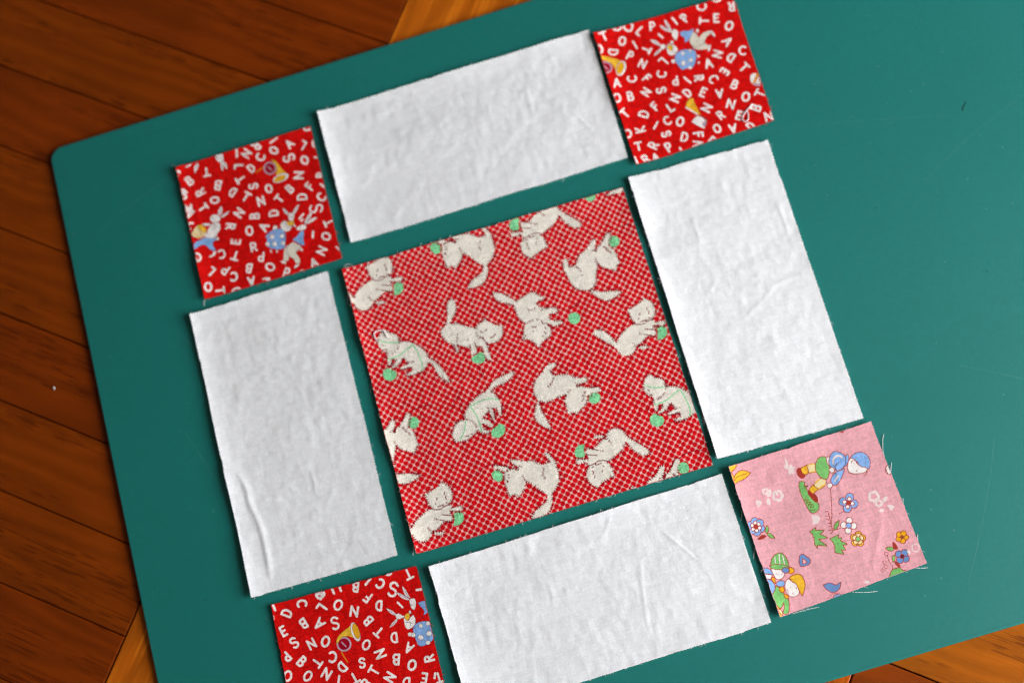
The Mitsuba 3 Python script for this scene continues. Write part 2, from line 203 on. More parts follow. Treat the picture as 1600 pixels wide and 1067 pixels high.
PRINTS = {
 '1': [
  ["printed_drummer_rabbit","foot","print_white","P2","-1917 4291 -1897 4286 -1912 4255 -1959 4253 -1962 4265 -1928 4270"],
  ["printed_drummer_rabbit","trousers","print_blue","P2","-1983 4423 -1939 4434 -1886 4399 -1863 4393 -1866 4375 -1894 4376 -1908 4337 -1892 4299 -1902 4292 -1932 4309 -1955 4369 -1986 4382 -2037 4362 -2060 4357 -2047 4397 -2016 4422"],
  ["printed_drummer_rabbit","hand","print_white","P2","-1855 4397 -1839 4390 -1847 4367 -1867 4372"],
  ["printed_drummer_rabbit","torso","print_white","P2","-1852 4518 -1817 4514 -1789 4490 -1805 4444 -1841 4425 -1852 4403 -1886 4399 -1929 4423 -1943 4443 -1931 4457 -1910 4456 -1902 4479 -1872 4504"],
  ["printed_drummer_rabbit","arm","print_white","P2","-1926 4546 -1882 4535 -1863 4519 -1874 4508 -1922 4527"],
  ["printed_drummer_rabbit","ear","print_white","P2","-1780 4567 -1773 4598 -1733 4628 -1730 4595 -1758 4557"],
  ["printed_drummer_rabbit","ear","print_white","P2","-1769 4547 -1736 4559 -1685 4560 -1696 4549 -1730 4533 -1766 4534"],
  ["printed_drummer_rabbit","head","print_white","P2","-1847 4573 -1821 4585 -1789 4574 -1770 4543 -1785 4512 -1825 4514 -1851 4533 -1853 4557"],
  ["printed_drummer_rabbit","drum","print_cream","P2","-2033 4498 -1978 4542 -1949 4553 -1911 4494 -1913 4468 -1952 4439 -1989 4437 -2028 4473"],
  ["printed_drummer_rabbit","drum_head","print_yellow","P0","-1918 4471 -1925 4470 -1933 4473 -1942 4481 -1951 4492 -1958 4504 -1962 4518 -1963 4530 -1961 4539 -1956 4545 -1949 4546 -1941 4542 -1932 4535 -1923 4524 -1916 4511 -1912 4498 -1911 4486 -1913 4476"],
  ["printed_drummer_rabbit","crease","print_dark","L0.14","-1846 4515 -1830 4478 -1862 4469"],
  ["printed_drummer_rabbit","crease","print_dark","L0.22","-1831 4566 -1830 4550"],
  ["printed_drummer_rabbit","crease","print_orange","L0.22","-2015 4498 -1995 4473 -1991 4441 -1959 4473 -1943 4443"],
  ["printed_drummer_rabbit","crease","print_lilac","L0.30","-1766 4576 -1741 4607"],
  ["printed_drummer_rabbit","crease","print_lilac","L0.30","-1751 4546 -1708 4555"],
  ["printed_rabbit_lady","foot","print_white","P2","-1493 4123 -1483 4123 -1486 4094 -1495 4098"],
  ["printed_rabbit_lady","foot","print_white","P2","-1443 4102 -1434 4098 -1445 4076 -1454 4084"],
  ["printed_rabbit_lady","bustle","print_white","P2","-1409 4287 -1389 4302 -1370 4286 -1378 4251 -1414 4263"],
  ["printed_rabbit_lady","dress","print_blue","P2","-1491 4240 -1454 4262 -1410 4265 -1354 4260 -1333 4216 -1336 4180 -1365 4109 -1388 4085 -1439 4104 -1497 4144 -1505 4181 -1477 4219"],
  ["printed_rabbit_lady","spot","print_white","P0","-1424 4211 -1427 4205 -1432 4201 -1438 4199 -1444 4199 -1450 4202 -1455 4206 -1458 4212 -1459 4219 -1458 4225 -1455 4231 -1450 4235 -1444 4237 -1438 4237 -1432 4234 -1427 4230 -1424 4224 -1423 4217"],
  ["printed_rabbit_lady","spot","print_white","P0","-1348 4185 -1351 4180 -1356 4176 -1361 4174 -1367 4175 -1372 4177 -1377 4181 -1380 4187 -1381 4193 -1379 4199 -1376 4204 -1372 4208 -1367 4209 -1361 4209 -1355 4207 -1351 4203 -1348 4197 -1347 4191"],
  ["printed_rabbit_lady","spot","print_white","P0","-1477 4169 -1480 4165 -1484 4161 -1490 4159 -1495 4159 -1500 4162 -1505 4166 -1507 4171 -1508 4177 -1507 4183 -1504 4188 -1500 4191 -1495 4193 -1489 4193 -1484 4190 -1480 4186 -1477 4181 -1476 4175"],
  ["printed_rabbit_lady","spot","print_white","P0","-1424 4146 -1428 4141 -1432 4137 -1438 4135 -1445 4135 -1450 4138 -1455 4142 -1458 4148 -1459 4155 -1458 4161 -1455 4167 -1450 4171 -1444 4173 -1438 4172 -1432 4170 -1427 4165 -1424 4159 -1423 4153"],
  ["printed_rabbit_lady","spot","print_white","P0","-1360 4126 -1363 4121 -1367 4117 -1372 4115 -1378 4116 -1383 4118 -1387 4122 -1390 4127 -1391 4133 -1390 4139 -1387 4144 -1382 4147 -1377 4149 -1372 4149 -1367 4147 -1362 4143 -1360 4137 -1359 4131"],
  ["printed_rabbit_lady","crease","print_lilac","L0.20","-1480 4231 -1427 4238 -1403 4224"],
  ["printed_rabbit_lady","torso","print_white","P2","-1343 4289 -1323 4303 -1295 4302 -1285 4279 -1282 4247 -1259 4241 -1274 4221 -1300 4209 -1330 4215 -1349 4254"],
  ["printed_rabbit_lady","hand","print_white","P2","-1245 4250 -1234 4241 -1236 4216 -1251 4226"],
  ["printed_rabbit_lady","ear","print_white","P2","-1280 4408 -1266 4393 -1250 4355 -1251 4333 -1272 4346 -1282 4377"],
  ["printed_rabbit_lady","ear","print_white","P2","-1145 4386 -1161 4362 -1200 4325 -1223 4320 -1215 4344 -1183 4372"],
  ["printed_rabbit_lady","head","print_white","P2","-1251 4344 -1229 4346 -1211 4323 -1221 4297 -1244 4273 -1266 4282 -1265 4316"],
  ["printed_rabbit_lady","collar","print_yellow","P2","-1286 4287 -1269 4276 -1234 4272 -1235 4257 -1259 4241 -1282 4247 -1292 4271"],
  ["printed_rabbit_lady","crease","print_dark","L0.14","-1303 4291 -1304 4257 -1284 4233"],
  ["printed_rabbit_lady","crease","print_dark","L0.20","-1246 4319 -1245 4311"],
  ["printed_rabbit_lady","crease","print_dark","L0.20","-1229 4311 -1230 4305"],
  ["printed_rabbit_lady","crease","print_lilac","L0.25","-1269 4383 -1259 4351"],
  ["printed_rabbit_lady","crease","print_lilac","L0.25","-1166 4368 -1208 4333"],
  ["printed_rabbit_gentleman","foot","print_white","P2","-1448 3999 -1427 3997 -1405 3980 -1415 3961 -1434 3977"],
  ["printed_rabbit_gentleman","foot","print_white","P2","-1364 3913 -1338 3928 -1313 3917 -1323 3910 -1359 3900"],
  ["printed_rabbit_gentleman","trousers","print_cream2","P2","-1300 4111 -1280 4087 -1249 4051 -1260 4033 -1295 4026 -1312 4018 -1296 3973 -1306 3925 -1341 3937 -1337 3969 -1365 4011 -1381 3996 -1387 3979 -1421 3994 -1399 4056 -1373 4097 -1324 4103"],
  ["printed_rabbit_gentleman","crease","print_dark","L0.16","-1332 4102 -1365 4079 -1372 4022 -1362 4010"],
  ["printed_rabbit_gentleman","hand","print_white","P2","-1263 4034 -1247 4028 -1254 4008 -1269 4018"],
  ["printed_rabbit_gentleman","jacket","print_blue","P2","-1218 4166 -1190 4165 -1194 4133 -1216 4104 -1222 4047 -1252 4064 -1279 4109 -1296 4121 -1287 4136 -1263 4133"],
  ["printed_rabbit_gentleman","crease","print_dark","L0.14","-1325 4171 -1292 4130"],
  ["printed_rabbit_gentleman","ear","print_white","P2","-1079 4280 -1078 4264 -1111 4233 -1156 4207 -1163 4218 -1131 4257 -1102 4275"],
  ["printed_rabbit_gentleman","ear","print_white","P2","-1050 4222 -1064 4213 -1123 4200 -1153 4206 -1113 4226 -1067 4233"],
  ["printed_rabbit_gentleman","head","print_white","P2","-1234 4211 -1212 4213 -1175 4215 -1154 4195 -1166 4170 -1192 4170 -1215 4176 -1235 4189"],
  ["printed_rabbit_gentleman","crease","print_lilac","L0.25","-1095 4264 -1140 4223"],
  ["printed_rabbit_gentleman","crease","print_dark","L0.20","-1209 4200 -1205 4191"],
  ["printed_horn","mouthpiece","print_orange","L0.35","-1309 4797 -1343 4785 -1373 4775"],
  ["printed_horn","coil_shade","print_shade","P0","-1217 4745 -1226 4731 -1238 4720 -1253 4715 -1269 4716 -1284 4722 -1296 4734 -1304 4749 -1306 4766 -1303 4783 -1295 4797 -1283 4808 -1267 4813 -1252 4812 -1237 4806 -1225 4794 -1217 4779 -1214 4762"],  # dark red print that fills the inside of the coil
  ["printed_horn","coil","print_lilac","L0.50","-1217 4745 -1223 4734 -1231 4725 -1242 4718 -1253 4715 -1265 4715 -1277 4718 -1287 4725 -1296 4734 -1302 4745 -1306 4758 -1306 4770 -1303 4783 -1297 4794 -1289 4803 -1279 4810 -1267 4813 -1255 4813 -1244 4810 -1233 4803 -1225 4794 -1218 4783 -1215 4770 -1215 4757 -1217 4745"],
  ["printed_horn","valve","print_lilac","L0.35","-1270 4784 -1253 4742"],
  ["printed_horn","cone","print_yellow","P2","-1227 4831 -1198 4810 -1179 4743 -1161 4681 -1143 4661 -1206 4647 -1235 4698 -1210 4726 -1205 4771 -1214 4798"],
  ["printed_horn","rim","print_white","P0","-1141 4651 -1145 4640 -1156 4630 -1174 4623 -1196 4619 -1219 4619 -1241 4623 -1259 4631 -1271 4641 -1275 4652 -1272 4664 -1260 4674 -1242 4681 -1220 4685 -1197 4684 -1175 4680 -1157 4672 -1145 4662"],
  ["printed_horn","bell","print_orange2","P0","-1166 4651 -1169 4643 -1177 4637 -1190 4632 -1207 4630 -1224 4630 -1240 4633 -1254 4638 -1262 4644 -1265 4652 -1263 4659 -1254 4665 -1241 4670 -1225 4673 -1207 4672 -1191 4670 -1178 4665 -1169 4658"],
  ["printed_rabbit_upside_down","ear","print_white","P2","-1616 4976 -1594 4974 -1594 4943 -1625 4898 -1629 4927"],
  ["printed_rabbit_upside_down","ear","print_white","P2","-1588 4971 -1574 4949 -1584 4899 -1594 4912 -1598 4953"],
  ["printed_rabbit_upside_down","head","print_white","P2","-1640 5033 -1609 5059 -1574 5032 -1578 4998 -1591 4973 -1617 4973 -1638 4997"],
  ["printed_rabbit_upside_down","crease","print_dark","L0.25","-1610 4950 -1615 4925"],
  ["printed_rabbit_upside_down","crease","print_lilac","L0.40","-1627 5028 -1622 5010"],
  ["printed_ear","ear","print_white","P2","-1821 5028 -1790 5045 -1785 5027 -1801 5003 -1837 4972 -1835 5003"],
  ["printed_ear","crease","print_lilac","L0.30","-1798 5033 -1821 5001"],
  ["printed_ear","ear","print_white","P2","-1897 5042 -1868 5052 -1835 5053 -1854 5039"],
 ],
 '2': [
  ["printed_horn","mouthpiece","print_orange","L0.35","1500 4459 1481 4484"],
  ["printed_horn","coil_shade","print_shade","P0","1566 4426 1558 4412 1545 4402 1530 4397 1515 4398 1501 4404 1490 4415 1483 4430 1482 4446 1486 4462 1494 4476 1507 4486 1522 4491 1537 4490 1551 4484 1562 4472 1569 4458 1570 4442"],
  ["printed_horn","coil","print_lilac","L0.50","1566 4426 1560 4415 1552 4406 1541 4400 1530 4397 1519 4397 1508 4400 1498 4406 1490 4415 1485 4426 1482 4438 1482 4450 1486 4462 1492 4473 1500 4481 1511 4487 1522 4491 1533 4491 1544 4487 1554 4481 1562 4472 1567 4462 1570 4450 1570 4437 1566 4426"],
  ["printed_horn","valve","print_lilac","L0.35","1517 4463 1532 4423"],
  ["printed_horn","cone","print_yellow","P2","1524 4551 1573 4529 1644 4473 1673 4440 1587 4373 1591 4434 1568 4484 1518 4518"],
  ["printed_horn","rim","print_white","P0","1663 4369 1646 4353 1629 4342 1612 4337 1598 4339 1589 4348 1585 4362 1587 4381 1595 4401 1609 4420 1625 4436 1643 4447 1659 4452 1673 4450 1683 4441 1687 4426 1684 4408 1676 4388"],
  ["printed_horn","bell","print_orange2","P0","1649 4381 1636 4368 1623 4359 1610 4354 1600 4355 1594 4361 1592 4372 1595 4385 1602 4401 1613 4416 1626 4429 1639 4438 1652 4443 1662 4442 1668 4436 1670 4426 1667 4412 1660 4397"],
  ["printed_rabbit_gentleman","foot","print_white","P2","2408 4403 2420 4398 2430 4346 2417 4340 2404 4377"],
  ["printed_rabbit_gentleman","foot","print_white","P2","2347 4297 2365 4289 2336 4247 2318 4247"],
  ["printed_rabbit_gentleman","trousers","print_cream2","P2","2284 4452 2297 4430 2301 4381 2351 4413 2405 4405 2404 4377 2352 4366 2323 4324 2343 4295 2339 4269 2279 4281 2233 4309 2223 4353 2222 4401"],
  ["printed_rabbit_gentleman","crease","print_dark","L0.16","2226 4352 2260 4321 2296 4320 2329 4329"],
  ["printed_rabbit_gentleman","hand","print_white","P2","2310 4460 2329 4455 2321 4427 2304 4431"],
  ["printed_rabbit_gentleman","jacket","print_blue","P2","2180 4487 2212 4493 2251 4467 2292 4476 2284 4452 2228 4406 2197 4392 2186 4401 2205 4428 2182 4459"],
  ["printed_rabbit_gentleman","crease","print_dark","L0.14","2186 4401 2172 4376"],
  ["printed_rabbit_gentleman","ear","print_white","P2","2110 4638 2127 4619 2133 4548 2128 4527 2117 4544 2107 4596"],
  ["printed_rabbit_gentleman","ear","print_white","P2","2061 4609 2081 4596 2117 4544 2125 4520 2108 4524 2065 4575"],
  ["printed_rabbit_gentleman","crease","print_lilac","L0.30","2116 4608 2124 4552"],
  ["printed_rabbit_gentleman","crease","print_lilac","L0.30","2074 4589 2108 4540"],
  ["printed_rabbit_gentleman","head","print_white","P2","2129 4530 2156 4534 2175 4510 2163 4475 2134 4441 2120 4451 2118 4496"],
  ["printed_rabbit_lady","foot","print_white","P2","2231 4255 2248 4243 2235 4230 2222 4243"],
  ["printed_rabbit_lady","foot","print_white","P2","2216 4203 2228 4190 2204 4177"],
  ["printed_rabbit_lady","dress","print_blue","P2","2059 4309 2086 4336 2134 4346 2191 4328 2236 4300 2219 4244 2193 4201 2149 4166 2116 4189 2077 4183 2065 4205 2054 4264"],
  ["printed_rabbit_lady","spot","print_white","P0","2147 4308 2145 4304 2140 4301 2135 4299 2130 4299 2126 4301 2122 4305 2120 4310 2120 4315 2121 4320 2124 4325 2128 4328 2133 4330 2138 4330 2143 4328 2146 4324 2148 4319 2149 4314"],
  ["printed_rabbit_lady","spot","print_white","P0","2206 4307 2204 4303 2200 4300 2196 4299 2191 4299 2187 4301 2184 4304 2182 4308 2182 4313 2183 4317 2186 4321 2189 4324 2194 4326 2198 4325 2202 4324 2205 4320 2207 4316 2207 4312"],
  ["printed_rabbit_lady","spot","print_white","P0","2120 4230 2117 4225 2112 4221 2106 4219 2100 4220 2094 4222 2090 4226 2088 4232 2087 4238 2089 4245 2092 4250 2097 4254 2103 4256 2109 4256 2114 4253 2119 4249 2121 4243 2122 4237"],
  ["printed_rabbit_lady","spot","print_white","P0","2183 4229 2180 4224 2175 4221 2170 4219 2164 4219 2159 4222 2156 4226 2153 4231 2153 4237 2154 4243 2157 4247 2162 4251 2167 4253 2173 4253 2178 4250 2182 4246 2184 4241 2185 4235"],
  ["printed_rabbit_lady","spot","print_white","P0","2149 4176 2146 4172 2143 4169 2139 4168 2134 4168 2130 4170 2127 4173 2125 4177 2125 4182 2126 4186 2129 4190 2132 4193 2136 4194 2141 4194 2145 4192 2148 4189 2150 4185 2150 4180"],
  ["printed_rabbit_lady","spot","print_white","P0","2052 4277 2049 4272 2044 4268 2039 4267 2033 4267 2028 4269 2024 4273 2022 4278 2022 4284 2023 4290 2026 4295 2031 4299 2036 4300 2042 4300 2047 4298 2051 4294 2053 4289 2054 4283"],
  ["printed_rabbit_lady","crease","print_lilac","L0.20","2085 4219 2121 4218 2159 4256"],
  ["printed_rabbit_lady","torso","print_white","P2","2050 4439 2070 4434 2096 4411 2114 4379 2103 4344 2053 4328 2030 4342 2024 4380"],
  ["printed_rabbit_lady","collar","print_yellow","P2","2052 4427 2079 4422 2081 4394 2061 4371 2042 4388"],
  ["printed_rabbit_lady","hand","print_white","P2","2086 4455 2107 4445 2101 4424 2082 4429"],
  ["printed_rabbit_lady","ear","print_white","P2","1943 4528 1979 4511 1998 4471 2002 4445 1979 4460 1951 4496"],
  ["printed_rabbit_lady","ear","print_white","P2","1916 4389 1937 4412 1978 4424 1995 4429 1994 4410 1949 4390"],
  ["printed_rabbit_lady","crease","print_lilac","L0.30","1964 4509 1989 4467"],
  ["printed_rabbit_lady","crease","print_lilac","L0.30","1938 4399 1979 4416"],
  ["printed_rabbit_lady","head","print_white","P2","1994 4453 2027 4454 2038 4429 2015 4408 1988 4412"],
  ["printed_rabbit_lady","crease","print_dark","L0.14","2087 4399 2070 4367 2088 4343"],
  ["printed_bugle","cone","print_orange2","P2","1973 3891 2017 3941 2051 3937 2050 3903 2052 3841 2053 3778 2038 3793 1992 3852"],
  ["printed_bugle","bell","print_yellow","P0","2032 3884 2019 3875 2006 3870 1994 3869 1985 3872 1979 3879 1979 3889 1982 3901 1990 3913 2001 3925 2014 3934 2027 3939 2039 3940 2048 3937 2054 3930 2054 3919 2051 3907 2043 3895"],
  ["printed_bugle","rim","print_white","L0.50","1974 3883 1994 3855 2032 3795"],
  ["printed_bugle","cuff","print_white","P2","1965 3756 2023 3792 2060 3752 2083 3715 2035 3664 2003 3697"],
  ["printed_bugle","sleeve","print_brick","P2","2052 3775 2090 3731 2077 3710 2060 3752"],
  ["printed_bugle","sleeve","print_lilac","P2","2044 3717 2071 3713 2044 3675 2026 3691"],
  ["printed_drum","drum","print_white","P0","2601 3880 2599 3861 2592 3844 2581 3832 2569 3825 2555 3824 2543 3830 2533 3842 2526 3858 2524 3876 2527 3895 2534 3912 2544 3924 2557 3931 2570 3932 2583 3926 2593 3914 2599 3898"],
  ["printed_drum","band","print_orange","L0.80","2594 3915 2573 3885 2541 3861"],
  ["printed_drum","band","print_lilac","L0.80","2541 3845 2574 3823"],
  ["printed_drum","band","print_brick","L0.25","2601 3899 2585 3848"],
  ["printed_ear","ear","print_white","P2","1697 3560 1729 3576 1748 3571 1727 3554"],
  ["printed_ear","sleeve","print_blue","P2","1588 3570 1623 3577 1656 3555 1628 3556"],
 ],
 '3': [
  ["printed_horn","mouthpiece","print_orange","L0.35","-2048 989 -2040 947 -2030 905"],
  ["printed_horn","coil_shade","print_shade","P0","-1964 1019 -1972 1005 -1985 995 -2001 990 -2018 990 -2034 997 -2047 1008 -2056 1023 -2058 1040 -2056 1056 -2047 1070 -2034 1081 -2018 1086 -2001 1085 -1985 1079 -1972 1067 -1964 1052 -1961 1035"],
  ["printed_horn","coil","print_lilac","L0.50","-1964 1019 -1970 1008 -1978 999 -1989 993 -2001 990 -2014 990 -2026 993 -2038 999 -2047 1008 -2054 1019 -2058 1031 -2058 1044 -2056 1056 -2050 1067 -2041 1076 -2030 1082 -2018 1086 -2005 1086 -1993 1082 -1982 1076 -1972 1067 -1965 1056 -1962 1044 -1961 1031 -1964 1019"],
  ["printed_horn","valve","print_lilac","L0.35","-2021 1058 -2002 1016"],
  ["printed_horn","cone","print_yellow","P2","-2064 1060 -2051 1087 -2026 1109 -1979 1128 -1922 1141 -1895 1159 -1893 1093 -1916 1032 -1936 1066 -1974 1088 -2013 1091 -2046 1065"],
  ["printed_horn","rim","print_white","P0","-1868 1086 -1871 1061 -1877 1040 -1885 1024 -1896 1017 -1906 1018 -1916 1027 -1923 1044 -1928 1066 -1929 1091 -1926 1116 -1920 1137 -1911 1153 -1901 1160 -1890 1160 -1881 1150 -1873 1133 -1869 1111"],
  ["printed_horn","bell","print_orange2","P0","-1870 1090 -1872 1070 -1876 1053 -1883 1041 -1890 1034 -1898 1035 -1905 1042 -1910 1056 -1913 1073 -1914 1093 -1912 1113 -1907 1130 -1901 1143 -1893 1149 -1886 1149 -1879 1141 -1873 1128 -1870 1110"],
  ["printed_rabbit_gentleman","jacket","print_blue","P2","-1388 1107 -1360 1109 -1327 1099 -1332 1025 -1364 1011 -1381 1011 -1361 1036 -1379 1077"],
  ["printed_rabbit_gentleman","ear","print_white","P2","-1454 1267 -1442 1246 -1432 1185 -1430 1164 -1457 1189 -1459 1236"],
  ["printed_rabbit_gentleman","ear","print_white","P2","-1509 1240 -1485 1223 -1440 1165 -1438 1151 -1472 1168 -1503 1211"],
  ["printed_rabbit_gentleman","crease","print_lilac","L0.30","-1451 1239 -1440 1181"],
  ["printed_rabbit_gentleman","crease","print_lilac","L0.30","-1493 1218 -1452 1167"],
  ["printed_rabbit_gentleman","head","print_white","P2","-1440 1155 -1409 1156 -1396 1137 -1407 1101 -1431 1072 -1447 1085 -1446 1131"],
  ["printed_rabbit_gentleman","crease","print_dark","L0.20","-1442 1116 -1435 1106"],
  ["printed_rabbit_gentleman","crease","print_dark","L0.14","-1373 1015 -1398 992"],
  ["printed_rabbit_lady","dress","print_blue","P2","-1494 952 -1452 975 -1413 972 -1347 951 -1353 901 -1364 821 -1432 802 -1478 804 -1498 822 -1500 869"],
  ["printed_rabbit_lady","spot","print_white","P0","-1416 940 -1419 936 -1423 933 -1427 932 -1432 932 -1437 934 -1441 937 -1443 941 -1444 946 -1443 951 -1441 955 -1437 958 -1432 960 -1427 960 -1422 958 -1419 954 -1416 950 -1415 945"],
  ["printed_rabbit_lady","spot","print_white","P0","-1358 935 -1361 930 -1365 927 -1370 926 -1375 926 -1380 928 -1385 931 -1387 936 -1388 942 -1387 947 -1384 951 -1380 955 -1375 956 -1370 956 -1365 954 -1360 950 -1358 945 -1357 940"],
  ["printed_rabbit_lady","spot","print_white","P0","-1443 859 -1446 854 -1451 850 -1458 848 -1464 848 -1470 851 -1475 855 -1478 861 -1479 867 -1478 873 -1475 879 -1470 883 -1464 885 -1457 884 -1451 882 -1446 877 -1443 872 -1442 865"],
  ["printed_rabbit_lady","spot","print_white","P0","-1375 863 -1378 857 -1383 854 -1389 852 -1395 852 -1402 854 -1406 859 -1410 864 -1411 871 -1409 877 -1406 882 -1401 886 -1395 888 -1388 888 -1382 885 -1378 881 -1374 875 -1373 869"],
  ["printed_rabbit_lady","spot","print_white","P0","-1408 806 -1411 801 -1415 798 -1420 796 -1426 797 -1431 799 -1435 802 -1437 807 -1438 812 -1437 817 -1434 822 -1430 825 -1425 827 -1420 827 -1415 824 -1411 821 -1408 816 -1407 811"],
  ["printed_rabbit_lady","spot","print_white","P0","-1490 898 -1493 893 -1497 890 -1502 888 -1508 888 -1513 891 -1518 894 -1520 899 -1521 905 -1520 910 -1517 915 -1513 918 -1508 920 -1502 920 -1497 918 -1493 914 -1490 909 -1489 903"],
  ["printed_rabbit_lady","spot","print_white","P0","-1513 912 -1515 908 -1519 905 -1524 903 -1529 904 -1534 906 -1538 909 -1541 914 -1541 919 -1540 924 -1538 928 -1534 931 -1529 933 -1524 932 -1519 930 -1515 927 -1512 922 -1512 917"],
  ["printed_rabbit_lady","crease","print_lilac","L0.20","-1501 830 -1477 860 -1450 842"],
  ["printed_rabbit_lady","torso","print_white","P2","-1526 1044 -1498 1013 -1478 1031 -1453 1041 -1447 1005 -1463 972 -1500 955 -1533 958 -1540 991"],
  ["printed_rabbit_lady","hand","print_white","P2","-1473 1079 -1460 1077 -1461 1057 -1477 1058"],
  ["printed_rabbit_lady","ear","print_white","P2","-1623 1163 -1593 1135 -1572 1103 -1569 1082 -1598 1103 -1618 1141"],
  ["printed_rabbit_lady","ear","print_white","P2","-1650 1022 -1629 1040 -1589 1057 -1573 1063 -1577 1045 -1615 1024"],
  ["printed_rabbit_lady","crease","print_lilac","L0.30","-1606 1136 -1581 1096"],
  ["printed_rabbit_lady","crease","print_lilac","L0.30","-1633 1029 -1593 1045"],
  ["printed_rabbit_lady","head","print_white","P2","-1576 1091 -1548 1093 -1531 1066 -1510 1051 -1565 1050 -1579 1066"],
  ["printed_rabbit_lady","collar","print_yellow","P2","-1507 1069 -1478 1064 -1480 1032 -1510 1018 -1521 1042"],
  ["printed_rabbit_lady","crease","print_dark","L0.14","-1526 1011 -1497 999 -1483 981"],
  ["printed_rabbit_lady","crease","print_dark","L0.14","-1491 1004 -1500 974"],
 ],
 'k': [
  ["","white kitten sitting with green yarn ball at right edge",["918 2561 939 2549 952 2557 986 2562 1014 2567 1045 2577 1061 2593 1075 2574 1097 2548 1109 2509 1098 2460 1078 2429 1046 2415 1005 2410 951 2418 922 2442 909 2478 914 2513 908 2545","915 2439 996 2417 1063 2408 1061 2389 1062 2376 1131 2372 1140 2349 1130 2333 1076 2349 1046 2369 1036 2360 1043 2317 1031 2289 998 2303 969 2309 927 2287 888 2271 856 2271 849 2248 810 2225 772 2225 731 2249 717 2291 727 2340 760 2379 804 2406 870 2425","871 2261 899 2253 943 2234 937 2220 895 2228 871 2245","716 2305 695 2347 661 2388 629 2435 600 2474 601 2500 633 2506 669 2484 698 2445 716 2397 733 2337"],"1056 2332 1085 2339 1117 2325 1126 2295 1112 2261 1073 2238 1027 2251 1052 2293",["987 2495 978 2482","960 2463 961 2454","1055 2512 1045 2496","1057 2481 1046 2469 1052 2459","968 2429 1011 2424 1003 2411 1033 2415 1057 2411","1033 2431 1046 2432","973 2364 1041 2328","946 2332 986 2305 1014 2280","919 2434 949 2414 991 2406"],["835 2320 851 2297 857 2271","911 2356 937 2341","1060 2356 1127 2324"],[],[]],
  ["","white kitten sitting with green yarn ball in upper left corner",["-823 3693 -802 3681 -789 3688 -754 3694 -726 3698 -696 3709 -679 3725 -665 3706 -644 3680 -631 3641 -643 3592 -663 3560 -694 3547 -735 3542 -790 3550 -818 3574 -832 3610 -827 3645 -833 3677","-826 3571 -745 3549 -678 3540 -680 3521 -679 3507 -609 3504 -600 3480 -610 3465 -664 3481 -695 3501 -705 3492 -698 3449 -710 3421 -742 3435 -772 3441 -813 3419 -853 3403 -885 3403 -891 3379 -930 3356 -969 3356 -1010 3381 -1024 3423 -1013 3471 -981 3510 -937 3538 -871 3557","-869 3393 -841 3384 -798 3366 -804 3352 -845 3360 -870 3377","-1025 3437 -1046 3479 -1080 3520 -1112 3567 -1141 3606 -1139 3632 -1108 3638 -1072 3616 -1043 3577 -1024 3529 -1008 3469"],"-685 3463 -656 3471 -623 3457 -614 3426 -629 3393 -667 3370 -713 3383 -689 3425",["-754 3626 -763 3613","-780 3594 -780 3585","-685 3644 -695 3628","-684 3613 -695 3601 -689 3590","-772 3561 -729 3556 -738 3543 -707 3546 -683 3543","-708 3563 -695 3564","-768 3496 -699 3460","-794 3464 -754 3437 -727 3412","-822 3565 -792 3546 -750 3538"],["-906 3452 -890 3428 -883 3403","-829 3487 -803 3473","-681 3488 -614 3456"],[],[]],
  ["","white kitten sitting with green yarn ball in lower left corner",["-1042 1846 -1021 1834 -1008 1842 -974 1847 -946 1852 -915 1862 -899 1879 -884 1859 -863 1833 -851 1794 -862 1745 -882 1714 -913 1701 -955 1695 -1009 1703 -1037 1728 -1051 1763 -1046 1798 -1052 1831","-1045 1724 -964 1703 -897 1694 -899 1675 -898 1661 -829 1658 -820 1634 -830 1618 -884 1635 -914 1654 -924 1645 -917 1602 -929 1574 -962 1588 -991 1594 -1033 1572 -1072 1556 -1104 1557 -1111 1533 -1149 1510 -1188 1510 -1229 1534 -1243 1577 -1233 1625 -1200 1664 -1156 1692 -1090 1710","-1089 1547 -1060 1538 -1017 1519 -1023 1505 -1064 1513 -1089 1530","-1244 1590 -1265 1632 -1299 1673 -1331 1720 -1360 1759 -1359 1785 -1327 1792 -1291 1770 -1262 1731 -1244 1683 -1227 1623"],"-904 1617 -875 1624 -843 1610 -833 1580 -848 1546 -887 1523 -933 1536 -908 1579",["-973 1780 -982 1767","-1000 1748 -999 1739","-904 1797 -914 1781","-903 1767 -914 1755 -908 1744","-991 1714 -948 1709 -957 1696 -927 1700 -902 1696","-927 1717 -914 1718","-987 1649 -919 1613","-1014 1617 -974 1590 -946 1565","-1041 1719 -1011 1699 -969 1691"],["-1125 1605 -1109 1582 -1103 1556","-1049 1641 -1023 1627","-900 1642 -833 1610"],[],[]],
